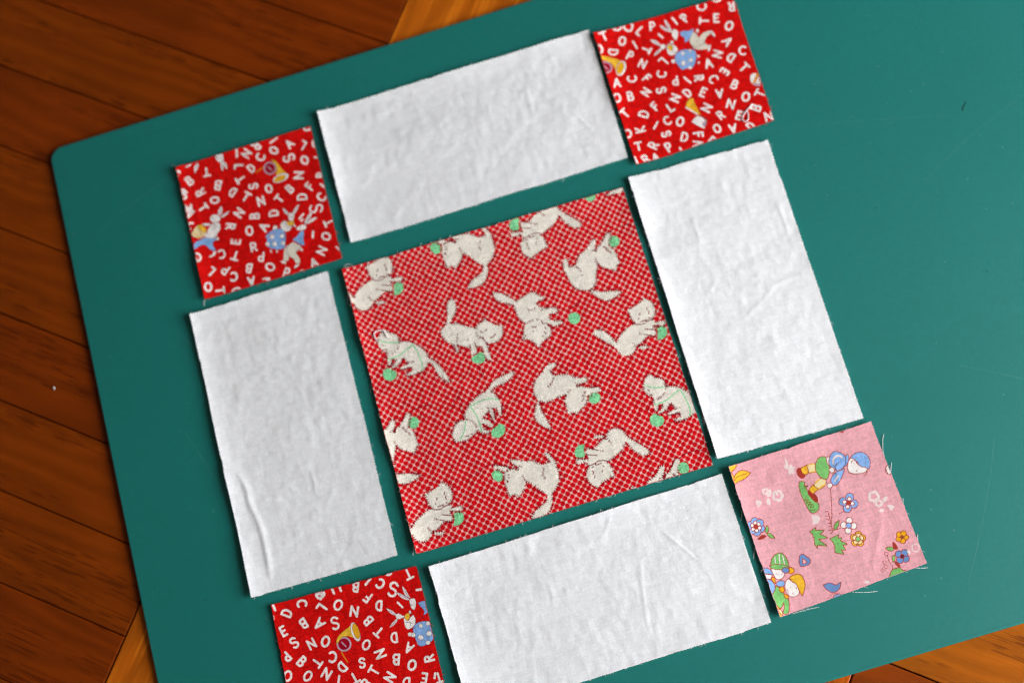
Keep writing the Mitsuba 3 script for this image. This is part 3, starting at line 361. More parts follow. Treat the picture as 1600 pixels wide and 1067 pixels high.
  ["","upside-down white kitten with yarn ball near the lower edge",["316 1413 296 1426 283 1418 248 1413 220 1408 190 1397 173 1381 159 1401 138 1427 125 1466 136 1514 156 1546 188 1559 229 1565 284 1556 312 1532 326 1496 321 1462 326 1429","320 1536 239 1557 171 1566 173 1585 173 1599 103 1602 94 1626 104 1642 158 1625 188 1605 199 1614 191 1657 203 1685 236 1671 266 1665 307 1687 346 1704 378 1703 385 1727 424 1750 462 1750 504 1726 518 1683 507 1635 474 1596 430 1568 364 1550","363 1713 335 1722 291 1740 297 1754 339 1746 364 1729","518 1670 539 1628 574 1586 605 1539 634 1500 633 1474 601 1468 565 1490 536 1529 518 1577 501 1637"],"179 1643 150 1635 117 1649 108 1680 122 1713 161 1737 207 1724 182 1681",["248 1480 256 1493","274 1512 273 1521","179 1462 189 1478","178 1493 189 1505 182 1516","266 1545 223 1550 232 1563 201 1560 177 1564","202 1543 188 1542","261 1611 193 1647","288 1642 248 1669 220 1695","316 1541 285 1560 243 1568"],["399 1654 384 1678 377 1704","323 1619 297 1633","174 1618 108 1650"],[],[]],
  ["","upside-down white kitten with yarn ball cut by the upper edge",["530 3257 510 3269 497 3262 462 3256 434 3252 404 3241 387 3225 373 3244 352 3270 339 3309 351 3358 371 3390 402 3403 443 3408 498 3400 526 3376 540 3340 535 3305 540 3273","534 3379 453 3401 386 3410 388 3429 387 3443 317 3446 308 3470 318 3485 372 3469 403 3449 413 3458 406 3501 418 3529 450 3515 480 3509 521 3531 561 3547 593 3547 599 3570 638 3594 677 3594 718 3569 732 3527 721 3479 689 3439 645 3412 579 3393","577 3557 549 3566 506 3584 512 3598 553 3590 578 3573","733 3513 754 3471 788 3430 820 3383 849 3344 847 3318 816 3312 780 3334 751 3373 732 3421 716 3481"],"393 3487 364 3479 331 3493 322 3524 337 3557 375 3580 421 3567 397 3525",["462 3324 471 3336","488 3356 488 3365","393 3306 403 3322","392 3337 403 3349 397 3360","480 3389 437 3394 446 3407 415 3404 391 3407","416 3387 403 3386","476 3454 407 3490","502 3486 462 3513 435 3538","530 3384 499 3404 458 3412"],["614 3498 598 3522 591 3547","537 3463 511 3477","389 3462 322 3494"],[],[]],
  ["","white kitten rolling on its back at the lower edge",["-418 1766 -376 1766 -344 1759 -320 1731 -310 1685 -308 1637 -334 1595 -368 1569 -408 1544 -415 1570 -433 1584 -462 1569 -468 1598 -457 1623 -460 1660 -454 1704 -438 1745","-355 1834 -320 1819 -274 1788 -256 1775 -221 1772 -185 1745 -154 1708 -121 1701 -80 1701 -93 1742 -96 1785 -73 1775 -61 1734 -44 1698 -53 1654 -54 1608 -70 1555 -98 1515 -145 1487 -175 1470 -214 1504 -246 1553 -267 1603 -298 1627 -312 1657 -314 1717 -321 1743 -318 1765 -344 1788 -356 1817","-487 1842 -447 1825 -400 1794 -384 1763 -422 1756 -454 1793 -490 1820","-191 1489 -160 1470 -183 1415 -216 1371 -248 1349 -303 1343 -342 1348 -377 1362 -340 1394 -298 1411 -246 1424 -209 1444"],"-526 1788 -496 1804 -469 1799 -447 1766 -452 1733 -476 1708 -508 1715 -528 1753",["-417 1760 -403 1765","-412 1737 -405 1728","-420 1716 -410 1710","-437 1697 -434 1681 -430 1691","-351 1756 -330 1735","-310 1765 -295 1749","-458 1594 -459 1583","-406 1570 -407 1561","-461 1834 -385 1789"],["-146 1699 -148 1665 -170 1639 -158 1598","-313 1692 -310 1656 -304 1633","-418 1766 -374 1771 -343 1761"],["-486 1845 -527 1859 -578 1850 -619 1820 -634 1827 -622 1851"],[]],
  ["","white kitten rolling on its back at the upper edge",["-203 3611 -161 3611 -129 3604 -105 3576 -95 3530 -93 3483 -119 3441 -153 3414 -193 3389 -200 3415 -218 3429 -247 3415 -253 3443 -242 3468 -245 3505 -239 3549 -223 3590","-140 3679 -105 3664 -59 3633 -41 3620 -6 3617 30 3590 61 3553 94 3546 135 3546 122 3587 119 3630 142 3620 154 3579 171 3543 162 3499 161 3453 145 3401 117 3360 70 3332 40 3316 1 3349 -31 3398 -52 3448 -83 3472 -97 3502 -99 3562 -106 3588 -103 3610 -129 3633 -141 3662","-272 3687 -232 3670 -185 3639 -168 3608 -207 3601 -239 3638 -275 3665","24 3334 55 3315 32 3261 -1 3216 -33 3194 -88 3188 -127 3193 -162 3207 -125 3239 -83 3256 -31 3269 6 3289"],"-311 3633 -281 3650 -254 3644 -232 3611 -237 3578 -261 3553 -293 3560 -313 3598",["-202 3605 -188 3611","-197 3582 -190 3573","-205 3562 -194 3555","-222 3542 -219 3526 -215 3536","-136 3601 -115 3580","-94 3610 -80 3594","-243 3439 -244 3428","-191 3415 -192 3406","-246 3679 -170 3634"],["69 3544 67 3510 45 3484 57 3443","-97 3537 -95 3501 -89 3478","-203 3611 -159 3616 -128 3606"],["-271 3690 -312 3704 -363 3696 -404 3666 -419 3672 -407 3696"],[]],
  ["","white kitten on its back near the upper right corner",["894 3113 944 3108 971 3079 997 3048 1004 3003 998 2958 1002 2936 1005 2921 977 2923 951 2877 922 2902 892 2923 854 2956 847 3003 845 3045 870 3089","806 3124 851 3152 869 3179 888 3178 902 3165 877 3121 862 3100 856 3054 848 2989 818 2948 788 2893 771 2852 732 2822 692 2819 637 2843 599 2893 590 2965 592 3018 580 3044 594 3086 619 3123 639 3115 635 3082 623 3046 678 3036 704 3066 739 3105 785 3120","919 3112 962 3152 1004 3189 1029 3171 1007 3133 971 3079 939 3097","706 2820 745 2789 774 2767 821 2753 877 2732 925 2708 892 2692 830 2682 786 2687 754 2718 722 2766"],"1067 3082 1053 3063 1032 3054 1010 3056 993 3070 986 3092 990 3116 1004 3135 1025 3145 1046 3142 1063 3128 1071 3106",["867 3080 883 3097","835 3098 843 3098","942 3085 942 3077","945 3060 949 3051","968 3033 969 3020","991 3181 947 3138","856 3102 868 3083"],["680 3032 702 2984 697 2939","846 3038 842 2999 842 2968","939 3097 961 3056 970 3032"],["1032 3177 1085 3195 1142 3190 1206 3170"],[]],
  ["","white kitten cut by the left edge",["-1065 2398 -1015 2393 -988 2364 -962 2332 -955 2288 -961 2243 -957 2221 -954 2206 -982 2208 -1008 2161 -1036 2187 -1067 2207 -1105 2241 -1112 2288 -1114 2330 -1089 2374","-1153 2409 -1108 2437 -1090 2464 -1071 2462 -1057 2449 -1082 2405 -1097 2384 -1103 2339 -1111 2274 -1141 2233 -1171 2177 -1188 2137 -1227 2107 -1267 2104 -1322 2128 -1360 2178 -1369 2250 -1367 2303 -1379 2329 -1365 2371 -1340 2408 -1320 2399 -1324 2367 -1336 2331 -1281 2321 -1255 2350 -1220 2390 -1174 2404","-1040 2397 -997 2437 -955 2474 -930 2456 -952 2417 -988 2364 -1020 2382","-1253 2105 -1214 2074 -1185 2051 -1138 2038 -1082 2017 -1034 1993 -1067 1977 -1129 1967 -1173 1972 -1205 2003 -1237 2050"],"-892 2367 -906 2348 -927 2338 -949 2341 -966 2355 -973 2377 -969 2401 -955 2420 -934 2429 -912 2427 -896 2413 -888 2391",["-1092 2365 -1076 2382","-1124 2382 -1116 2382","-1017 2370 -1017 2362","-1014 2345 -1010 2336","-991 2318 -990 2305","-968 2466 -1012 2423","-1103 2387 -1091 2368"],["-1279 2316 -1257 2269 -1262 2224","-1113 2323 -1117 2283 -1117 2253","-1020 2382 -998 2341 -988 2316"],["-927 2462 -874 2479 -817 2475 -753 2454"],[]],
  ["","white kitten cut by the lower edge at the right",["682 1286 733 1282 760 1253 786 1221 793 1176 787 1131 791 1109 794 1094 766 1096 739 1050 711 1075 681 1096 643 1129 636 1176 634 1218 659 1262","595 1297 640 1326 657 1352 677 1351 691 1338 666 1294 650 1273 645 1227 637 1162 607 1121 577 1066 560 1026 521 995 481 992 426 1016 388 1066 379 1138 381 1192 369 1217 383 1259 408 1296 427 1288 424 1255 412 1219 467 1209 492 1239 528 1278 574 1293","708 1285 751 1325 793 1362 818 1344 795 1306 760 1253 728 1270","494 993 534 962 563 940 609 926 666 905 714 881 681 865 618 855 575 860 543 891 511 939"],"856 1255 842 1236 821 1227 799 1229 782 1243 775 1265 778 1289 793 1308 814 1318 835 1315 852 1301 860 1279",["655 1253 672 1270","623 1271 631 1271","731 1258 731 1250","733 1233 738 1224","757 1206 758 1193","780 1354 735 1311","645 1275 657 1256"],["468 1205 491 1157 485 1112","635 1211 631 1172 631 1141","728 1270 750 1229 759 1205"],["820 1350 874 1368 931 1364 994 1343"],[]],
  ["","white kitten on its back in the middle of the right half",["363 2146 382 2099 369 2062 353 2024 318 1997 275 1981 257 1967 245 1957 234 1983 181 1984 190 2021 194 2058 205 2107 244 2135 280 2157 331 2155","331 2228 377 2202 409 2199 417 2181 412 2163 361 2164 336 2168 293 2152 232 2128 181 2135 119 2136 75 2132 30 2152 8 2186 4 2246 30 2303 89 2345 138 2367 155 2390 198 2398 243 2393 244 2372 214 2360 177 2353 193 2300 232 2291 283 2278 317 2245","374 2123 429 2104 482 2084 478 2053 433 2055 369 2062 370 2098","16 2174 7 2125 1 2089 11 2041 19 1982 20 1928 -10 1949 -48 2000 -64 2041 -52 2084 -25 2134"],"417 1978 393 1982 375 1996 367 2016 372 2038 388 2055 410 2062 434 2059 452 2045 460 2024 455 2003 440 1986",["321 2154 344 2147","322 2191 325 2184","361 2090 354 2086","340 2076 334 2068","327 2043 316 2036","468 2092 410 2111","335 2174 324 2155"],["190 2297 159 2254 117 2238","274 2153 238 2137 210 2123","370 2098 344 2059 327 2040"],["484 2054 525 2015 548 1963 559 1897"],[]],
  ["","white kitten standing over a green yarn ball with raised tail",["-427 2996 -398 3030 -377 3075 -367 3125 -340 3168 -307 3178 -293 3155 -295 3108 -312 3074 -341 3040 -377 3015 -397 2982","-472 2974 -438 2993 -393 2991 -334 2976 -302 2942 -252 2903 -213 2877 -220 2819 -200 2770 -192 2743 -181 2722 -195 2695 -197 2616 -210 2601 -233 2624 -234 2685 -222 2733 -261 2749 -267 2766 -279 2711 -289 2695 -327 2704 -310 2757 -342 2774 -381 2808 -406 2825 -404 2764 -418 2763 -428 2787 -429 2835 -458 2861 -478 2909 -486 2947","-212 2889 -178 2909 -145 2908 -128 2935 -121 2904 -94 2873 -58 2834 -18 2820 -35 2793 -48 2752 -82 2726 -135 2722 -182 2736 -207 2787 -224 2841"],"-341 2677 -312 2685 -283 2692 -254 2700 -230 2663 -241 2628 -272 2607 -312 2621 -339 2650",["-194 2848 -183 2831","-161 2837 -144 2838","-217 2811 -197 2779 -187 2738","-197 2796 -191 2786","-142 2769 -123 2768 -98 2783","-269 2786 -271 2740","-309 2783 -312 2751","-420 2831 -425 2776"],["-366 2895 -379 2861 -407 2839","-307 2836 -308 2810","-227 2876 -229 2830 -218 2791"],["-315 2613 -309 2570 -322 2539 -310 2521 -289 2548"],[]],
  ["","white kitten sprawled with head down left of a round yarn ball",["5 3092 37 3084 68 3060 102 3019 134 2974 150 2952 122 2932 82 2970 41 2993 10 3028","120 2939 150 2952 207 2969 261 2977 297 2979 317 2942 333 2920 358 2908 361 2892 330 2889 299 2898 278 2865 304 2838 349 2814 384 2801 417 2784 417 2759 388 2750 350 2767 332 2759 334 2727 330 2693 299 2690 270 2718 243 2750 208 2761 166 2758 140 2779 116 2831 117 2883","334 2716 369 2691 415 2682 414 2656 369 2655 325 2669","149 2765 191 2768 228 2762 265 2731 275 2706 312 2674 309 2629 276 2597 227 2588 189 2568 171 2550 163 2579 142 2624 113 2652 87 2648 81 2671 103 2687 119 2726"],"553 2638 539 2619 516 2610 492 2613 473 2628 464 2651 467 2675 482 2694 504 2703 528 2699 547 2684 557 2662",["187 2723 202 2711 219 2709","178 2686 179 2679","256 2652 260 2638 269 2631","232 2624 234 2618","269 2739 273 2712 304 2704 312 2674","275 2680 281 2665","92 2661 120 2680"],["203 2872 224 2849 264 2850","155 2768 197 2770 239 2765 258 2749","285 2815 322 2820 362 2808"],["494 2715 515 2742 562 2748 595 2754 598 2774"],[]],
  ["","white kitten tangled in green yarn with head down",["-336 2388 -285 2419 -241 2447 -180 2454 -116 2453 -71 2454 -96 2424 -150 2401 -203 2398 -259 2402 -296 2375","-549 2288 -517 2321 -464 2357 -410 2380 -347 2393 -301 2380 -274 2349 -262 2298 -261 2238 -276 2199 -288 2171 -307 2186 -297 2227 -304 2243 -337 2257 -336 2211 -348 2164 -364 2158 -364 2204 -363 2255 -385 2232 -422 2221 -434 2207 -403 2187 -385 2153 -379 2119 -403 2122 -427 2159 -453 2176 -459 2127 -415 2095 -427 2080 -479 2109 -497 2129 -492 2173 -520 2217 -559 2247","-654 2235 -611 2262 -563 2255 -517 2223 -496 2181 -500 2137 -531 2124 -569 2108 -611 2100 -657 2113 -692 2121 -687 2151 -698 2188 -673 2203"],"-413 2081 -391 2104 -357 2109 -326 2122 -298 2097 -301 2060 -333 2028 -380 2022 -414 2049",["-602 2131 -579 2125","-561 2130 -545 2130","-322 2245 -343 2169","-367 2205 -362 2131","-444 2165 -440 2144 -403 2122","-254 2255 -285 2177"],["-654 2235 -611 2262 -563 2255 -516 2225 -496 2181 -498 2143","-373 2279 -355 2259 -395 2223"],["-656 2360 -610 2380 -571 2429 -537 2434 -531 2392 -564 2334 -566 2295","-495 2102 -473 2061 -431 2037"],["-265 2292 -333 2331 -407 2339 -483 2326 -466 2240 -475 2120","-561 2234 -586 2187 -653 2124"]],
  ["","white kitten tangled in green yarn at the left edge",["-952 3094 -928 3129 -884 3156 -864 3136 -853 3108 -819 3094 -798 3062 -804 3019 -825 2977 -862 2953 -908 2950 -924 2979 -949 3001 -966 3043 -962 3075","-921 2972 -901 2953 -860 2958 -810 3016 -771 3005 -742 2993 -710 2962 -672 2917 -647 2867 -641 2813 -662 2771 -701 2743 -737 2735 -766 2731 -839 2740 -848 2760 -809 2761 -785 2767 -785 2795 -815 2803 -866 2799 -874 2822 -833 2827 -804 2832 -811 2857 -813 2881 -825 2892 -866 2858 -928 2839 -934 2853 -877 2886 -876 2902 -909 2916 -927 2884 -939 2867 -956 2880","-647 2810 -612 2773 -585 2716 -566 2651 -557 2591 -562 2565 -594 2607 -621 2652 -623 2704 -631 2752 -657 2786"],"-1008 2845 -975 2860 -954 2856 -946 2836 -919 2819 -914 2788 -937 2759 -977 2753 -1011 2779 -1021 2811",["-937 3047 -931 3034","-941 3001 -928 3004 -923 2990","-933 2870 -912 2895","-868 2837 -829 2882","-879 2807 -838 2801 -792 2793"],["-797 3050 -809 3004 -841 2966 -908 2950","-811 2857 -788 2831 -749 2831","-841 2735 -755 2732"],["-933 2955 -985 2920 -1003 2894 -991 2861"],["-943 3090 -906 3054 -855 3030 -810 3016","-940 2924 -859 2918 -774 2938 -722 2955 -704 2863 -705 2789 -730 2738"]],
  ["","white kitten tangled in green yarn at the right edge",["794 1970 818 2006 862 2033 882 2013 893 1985 927 1970 948 1939 942 1895 920 1853 884 1829 838 1826 822 1856 797 1878 780 1919 784 1952","825 1849 845 1829 886 1834 935 1893 975 1881 1004 1869 1036 1838 1074 1793 1099 1743 1105 1689 1084 1648 1045 1619 1009 1612 980 1607 906 1616 898 1637 937 1637 961 1644 961 1672 931 1679 880 1675 872 1698 913 1704 942 1708 935 1734 933 1757 921 1768 880 1734 818 1716 812 1730 869 1762 870 1779 837 1793 819 1761 807 1743 790 1756","1099 1686 1134 1649 1161 1592 1180 1528 1189 1468 1184 1442 1151 1484 1125 1529 1123 1580 1115 1629 1089 1662"],"738 1722 771 1736 792 1733 800 1712 827 1695 832 1665 809 1635 769 1630 735 1656 725 1688",["809 1924 815 1910","805 1877 818 1880 823 1867","813 1746 834 1771","878 1713 917 1758","866 1684 908 1677 954 1669"],["949 1927 936 1881 905 1843 838 1826","935 1734 958 1707 997 1707","905 1611 991 1608"],["813 1831 761 1797 743 1771 755 1737"],["803 1966 839 1931 891 1906 935 1893","806 1800 887 1794 972 1814 1024 1832 1042 1739 1041 1666 1016 1615"]],
  ["","white kitten tail cut by the left edge",["-1226 2067 -1101 2033 -1029 1984 -1096 1967 -1211 1984"],"",[],[],[],[]],
  ["","white kitten piece cut by the upper edge",["1112 3465 1181 3483 1243 3487 1285 3477 1245 3438 1169 3455"],"955 3526 985 3561 1043 3535 1036 3482 989 3462 962 3487",[],[],[],[]],
 ],
 'p': [
  ["printed_yellow_leaf","leaf","print_yellow","P2","1116 1171 1186 1141 1155 1116 1121 1107 1132 1065 1104 1007 1110 1080"],
  ["printed_yellow_leaf","leaf","print_yellow","P2","1132 1065 1157 1081 1197 1093 1234 1072 1254 1049 1222 1033 1177 1023 1145 1028 1110 1013"],
  ["printed_yellow_leaf","vein","print_brick","L0.16","1126 1038 1159 1059 1233 1057"],
  ["printed_pale_flower","petal","print_pale","L0.75","1407 805 1402 800 1395 797 1389 794 1384 790 1377 785 1370 783 1363 786 1358 792 1354 797 1349 800 1342 804 1339 811 1340 818 1344 825 1347 830 1349 837 1351 844 1356 850 1364 851 1371 850 1377 848 1384 849 1392 849 1398 846 1402 840 1403 832 1403 826 1405 820 1408 813 1407 805"],
  ["printed_pale_flower","petal","print_pale","L0.55","1321 876 1318 873 1314 871 1311 870 1308 868 1304 865 1300 864 1296 866 1294 869 1291 871 1288 873 1285 876 1283 879 1283 883 1286 887 1288 890 1289 893 1290 897 1293 900 1297 901 1301 900 1304 900 1308 900 1312 900 1316 899 1318 895 1318 891 1318 887 1320 884 1321 880 1321 876"],
  ["printed_pale_flower","petal","print_pale","P0","1337 852 1330 844 1323 838 1316 835 1310 835 1305 838 1303 843 1303 851 1306 860 1310 869 1317 877 1324 883 1331 886 1338 886 1342 883 1344 877 1344 869 1342 861"],
  ["printed_pale_flower","petal","print_pale","P0","1307 801 1304 792 1299 785 1294 780 1289 778 1284 780 1280 784 1277 790 1277 798 1278 807 1281 816 1286 823 1291 828 1297 830 1302 829 1305 825 1308 818 1308 810"],
  ["printed_pale_flower","petal","print_pale","P0","1239 811 1234 807 1227 806 1220 807 1213 810 1208 815 1204 822 1203 829 1204 835 1207 841 1212 844 1219 846 1226 845 1233 841 1238 836 1242 830 1243 823 1242 816"],
  ["printed_pale_flower","petal","print_pale","P0","1220 803 1218 799 1215 797 1212 795 1209 795 1207 796 1205 798 1204 801 1204 805 1206 809 1208 812 1210 815 1213 816 1216 817 1219 816 1221 813 1221 810 1221 807"],
  ["printed_pale_flower","petal","print_pale","P0","1382 827 1380 824 1378 822 1375 821 1371 822 1368 823 1366 825 1364 828 1364 831 1365 834 1367 837 1369 839 1373 840 1376 840 1379 839 1381 837 1383 834 1383 830"],
  ["printed_pale_leaf","petal","print_pale","P2","1534 1059 1543 1027 1535 983 1511 970 1498 990 1522 1012"],
  ["printed_pale_leaf","petal","print_pale","P2","1521 978 1562 998 1558 971 1578 965 1558 945 1553 921 1529 933 1507 922 1524 953"],
  ["printed_pale_flower_001","petal","print_pale","L0.75","2045 533 2040 528 2033 525 2027 522 2021 518 2015 513 2008 511 2001 514 1996 520 1992 525 1987 528 1980 532 1977 539 1978 546 1982 553 1985 558 1987 564 1990 572 1995 577 2002 579 2010 577 2016 576 2023 576 2030 577 2037 574 2041 568 2041 560 2041 554 2044 548 2046 541 2045 533"],
  ["printed_pale_flower_001","petal","print_pale","L0.60","2045 480 2042 476 2037 474 2033 473 2030 470 2026 467 2021 466 2017 468 2014 471 2011 474 2008 477 2004 479 2001 483 2002 488 2005 492 2007 496 2008 500 2010 504 2013 508 2018 509 2022 508 2026 507 2031 507 2036 508 2040 506 2042 502 2043 497 2043 493 2044 489 2046 485 2045 480"],
  ["printed_pale_flower_001","petal","print_pale","P0","2087 487 2079 482 2071 479 2064 479 2059 481 2056 484 2056 490 2058 497 2063 503 2070 509 2078 514 2086 517 2093 517 2098 515 2101 511 2101 506 2099 499 2094 493"],
  ["printed_pale_flower_001","petal","print_pale","P0","2114 420 2111 417 2105 416 2097 417 2089 420 2082 425 2076 431 2072 437 2070 443 2071 447 2075 450 2081 451 2089 450 2097 447 2104 442 2110 436 2114 430 2116 424"],
  ["printed_pale_flower_001","petal","print_pale","P0","2099 415 2096 410 2093 407 2089 405 2086 405 2083 406 2081 408 2080 412 2081 417 2082 422 2085 426 2088 429 2092 431 2095 432 2098 430 2100 428 2101 424 2101 419"],
  ["printed_pale_flower_001","petal","print_pale","P0","2039 433 2038 429 2034 425 2028 423 2022 422 2015 422 2009 424 2004 427 2001 430 2000 434 2001 438 2005 442 2011 444 2017 445 2024 445 2030 443 2035 440 2038 437"],
  ["printed_pale_flower_002","petal","print_pale","L0.30","2156 84 2152 79 2146 77 2141 75 2136 71 2131 67 2125 66 2119 68 2115 73 2112 77 2108 80 2102 83 2099 88 2100 94 2104 100 2107 104 2108 109 2110 115 2114 120 2121 121 2127 120 2132 119 2138 119 2144 120 2150 117 2153 112 2153 106 2153 101 2155 96 2157 90 2156 84"],
  ["printed_pale_flower_002","petal","print_pale","P0","2081 85 2081 79 2080 74 2077 69 2074 67 2070 66 2067 68 2064 72 2061 77 2060 83 2060 89 2062 94 2064 99 2067 101 2071 102 2075 100 2078 96 2080 91"],
  ["printed_pale_flower_002","petal","print_pale","P0","1723 -3 1720 -7 1715 -9 1709 -10 1703 -9 1697 -6 1691 -2 1688 2 1686 7 1687 11 1690 15 1695 17 1701 18 1707 17 1713 14 1719 11 1722 6 1724 1"],
  ["printed_pale_leaf_001","petal","print_pale","P2","1536 599 1587 572 1589 546 1557 519 1517 533 1536 562"],
  ["printed_blue_flower","petal","print_blue","P0","1186 638 1181 630 1173 624 1164 622 1155 622 1146 626 1140 632 1136 640 1135 649 1137 658 1142 666 1150 671 1159 674 1168 674 1176 670 1183 664 1187 656 1188 647"],
  ["printed_blue_flower","petal","print_blue","P0","1148 624 1143 617 1136 611 1127 608 1118 609 1109 612 1102 618 1098 626 1097 636 1100 645 1105 652 1112 658 1121 661 1130 660 1139 657 1146 650 1150 642 1151 633"],
  ["printed_blue_flower","petal","print_blue","P0","1119 649 1114 641 1106 636 1097 633 1088 634 1079 637 1073 643 1069 651 1068 660 1070 669 1075 677 1083 683 1091 685 1101 685 1109 682 1116 675 1120 667 1121 658"],
  ["printed_blue_flower","petal","print_blue","P0","1126 687 1121 680 1114 674 1105 671 1095 672 1087 675 1080 682 1076 690 1075 699 1077 708 1083 716 1090 721 1099 724 1108 723 1117 720 1124 714 1128 706 1129 696"],
  ["printed_blue_flower","petal","print_blue","P0","1164 701 1159 693 1151 688 1142 685 1133 685 1124 689 1118 695 1114 703 1113 712 1115 721 1120 729 1128 735 1137 737 1146 737 1154 733 1161 727 1165 719 1166 710"],
  ["printed_blue_flower","petal","print_blue","P0","1194 676 1188 668 1181 663 1172 660 1163 660 1154 664 1147 670 1143 678 1142 687 1145 696 1150 704 1157 710 1166 712 1176 712 1184 708 1191 702 1195 694 1196 685"],
  ["printed_blue_flower","petal_heart","print_white","P0","1163 651 1161 648 1158 645 1154 644 1150 644 1147 646 1144 648 1143 652 1142 655 1143 659 1145 662 1148 664 1152 665 1156 665 1159 664 1162 661 1163 658 1164 654"],
  ["printed_blue_flower","petal_heart","print_white","P0","1136 641 1134 638 1131 636 1127 635 1124 635 1120 636 1117 639 1116 642 1115 646 1116 649 1118 652 1121 654 1125 656 1129 655 1132 654 1135 652 1136 648 1137 645"],
  ["printed_blue_flower","petal_heart","print_white","P0","1115 659 1112 656 1109 654 1106 653 1102 653 1099 654 1096 657 1094 660 1094 663 1095 667 1097 670 1100 672 1104 673 1107 673 1111 672 1113 669 1115 666 1115 663"],
  ["printed_blue_flower","petal_heart","print_white","P0","1120 687 1118 683 1115 681 1111 680 1108 680 1104 682 1102 684 1100 687 1100 691 1100 695 1103 698 1106 700 1109 701 1113 701 1116 700 1119 697 1121 694 1121 690"],
  ["printed_blue_flower","petal_heart","print_white","P0","1147 696 1145 693 1142 691 1138 690 1135 690 1131 691 1129 694 1127 697 1126 701 1127 704 1129 708 1133 710 1136 711 1140 711 1143 709 1146 707 1148 704 1148 700"],
  ["printed_blue_flower","petal_heart","print_white","P0","1168 678 1166 675 1163 673 1160 672 1156 672 1153 673 1150 676 1148 679 1148 683 1149 686 1151 690 1154 692 1157 693 1161 693 1165 691 1167 689 1169 686 1169 682"],
  ["printed_blue_flower","eye","print_brick","P0","1144 668 1141 664 1138 661 1133 660 1128 660 1124 662 1121 665 1119 669 1118 673 1119 678 1122 682 1126 684 1130 686 1135 686 1139 684 1143 681 1145 677 1145 672"],
  ["printed_blue_flower","leaf","print_green","P2","1178 617 1211 649 1212 618 1188 598"],
  ["printed_blue_flower","leaf","print_green","P2","1188 598 1216 583 1223 546 1192 563"],
  ["printed_blue_flower","leaf","print_brick","P2","1110 584 1155 599 1170 582 1136 574"],
  ["printed_blue_flower_001","petal","print_blue","P0","1883 542 1877 534 1869 528 1860 525 1850 525 1841 529 1834 536 1830 544 1829 554 1831 564 1837 572 1845 578 1855 581 1865 580 1874 576 1881 570 1885 561 1886 551"],
  ["printed_blue_flower_001","petal","print_blue","P0","1826 531 1820 523 1812 517 1802 514 1792 514 1783 518 1776 525 1772 533 1771 543 1774 553 1779 561 1788 567 1797 570 1807 569 1816 566 1823 559 1827 550 1828 541"],
  ["printed_blue_flower_001","petal","print_blue","P0","1817 587 1811 579 1803 573 1793 570 1784 571 1775 574 1767 581 1763 590 1762 599 1765 609 1771 617 1779 623 1788 626 1798 626 1807 622 1814 615 1819 606 1819 597"],
  ["printed_blue_flower_001","petal","print_blue","P0","1875 598 1869 590 1861 584 1851 581 1841 581 1832 585 1825 592 1821 601 1820 610 1823 620 1828 628 1836 634 1846 637 1856 636 1865 633 1872 626 1876 617 1877 608"],
  ["printed_blue_flower_001","petal_heart","print_white","P0","1858 555 1856 551 1853 549 1849 548 1845 548 1841 550 1839 552 1837 556 1837 560 1838 563 1840 567 1843 569 1847 570 1851 570 1855 569 1857 566 1859 562 1859 559"],
  ["printed_blue_flower_001","petal_heart","print_white","P0","1817 547 1815 544 1811 541 1808 540 1804 540 1800 542 1797 544 1795 548 1795 552 1796 556 1798 559 1802 561 1805 562 1809 562 1813 561 1816 558 1818 555 1818 551"],
  ["printed_blue_flower_001","petal_heart","print_white","P0","1811 587 1808 584 1805 582 1801 581 1797 581 1794 582 1791 585 1789 588 1789 592 1790 596 1792 599 1795 602 1799 603 1803 603 1807 601 1810 599 1811 595 1812 591"],
  ["printed_blue_flower_001","petal_heart","print_white","P0","1852 595 1850 592 1847 590 1843 588 1839 589 1835 590 1832 593 1831 596 1830 600 1831 604 1834 607 1837 610 1841 611 1845 611 1848 609 1851 606 1853 603 1853 599"],
  ["printed_blue_flower_001","eye","print_brick","P0","1835 571 1833 567 1829 565 1825 564 1821 564 1817 565 1814 568 1812 572 1812 576 1813 580 1816 583 1819 586 1823 587 1827 587 1831 585 1834 583 1836 579 1836 575"],
  ["printed_blue_flower_001","stem","print_brick","L0.18","1776 535 1751 529 1729 528"],
  ["printed_white_flower","petal","print_white","P0","1806 399 1802 393 1796 389 1789 387 1782 387 1775 390 1770 395 1767 401 1766 408 1768 415 1772 421 1778 426 1785 428 1792 427 1799 425 1804 420 1807 413 1808 406"],
  ["printed_white_flower","petal","print_white","P0","1756 385 1752 379 1746 374 1739 372 1731 373 1725 375 1719 380 1716 386 1716 394 1718 401 1722 407 1728 411 1735 413 1742 413 1749 410 1754 405 1757 399 1758 392"],
  ["printed_white_flower","petal","print_white","P0","1743 434 1739 428 1733 423 1725 421 1718 421 1712 424 1706 429 1703 435 1703 442 1704 449 1709 455 1715 460 1722 462 1729 462 1736 459 1741 454 1744 448 1745 441"],
  ["printed_white_flower","petal","print_white","P0","1793 448 1789 442 1783 438 1776 436 1769 436 1762 439 1757 444 1754 450 1753 457 1755 464 1759 470 1765 475 1772 477 1779 476 1786 474 1791 469 1794 462 1795 455"],
  ["printed_white_flower","eye","print_blue","P0","1772 418 1768 413 1763 409 1757 407 1751 407 1745 410 1741 414 1738 419 1737 425 1739 431 1743 436 1748 440 1754 442 1760 442 1766 439 1770 435 1773 430 1773 424"],
  ["printed_white_flower","leaf","print_green","P2","1649 441 1667 474 1706 483 1684 449 1660 434"],
  ["printed_white_flower","stem","print_brick","L0.18","1638 435 1692 429"],
  ["printed_yellow_flower","petal","print_yellow","P0","1812 330 1807 323 1801 319 1794 317 1786 317 1779 320 1774 325 1770 331 1770 339 1772 346 1776 353 1782 357 1790 359 1797 359 1804 356 1810 351 1813 344 1814 337"],
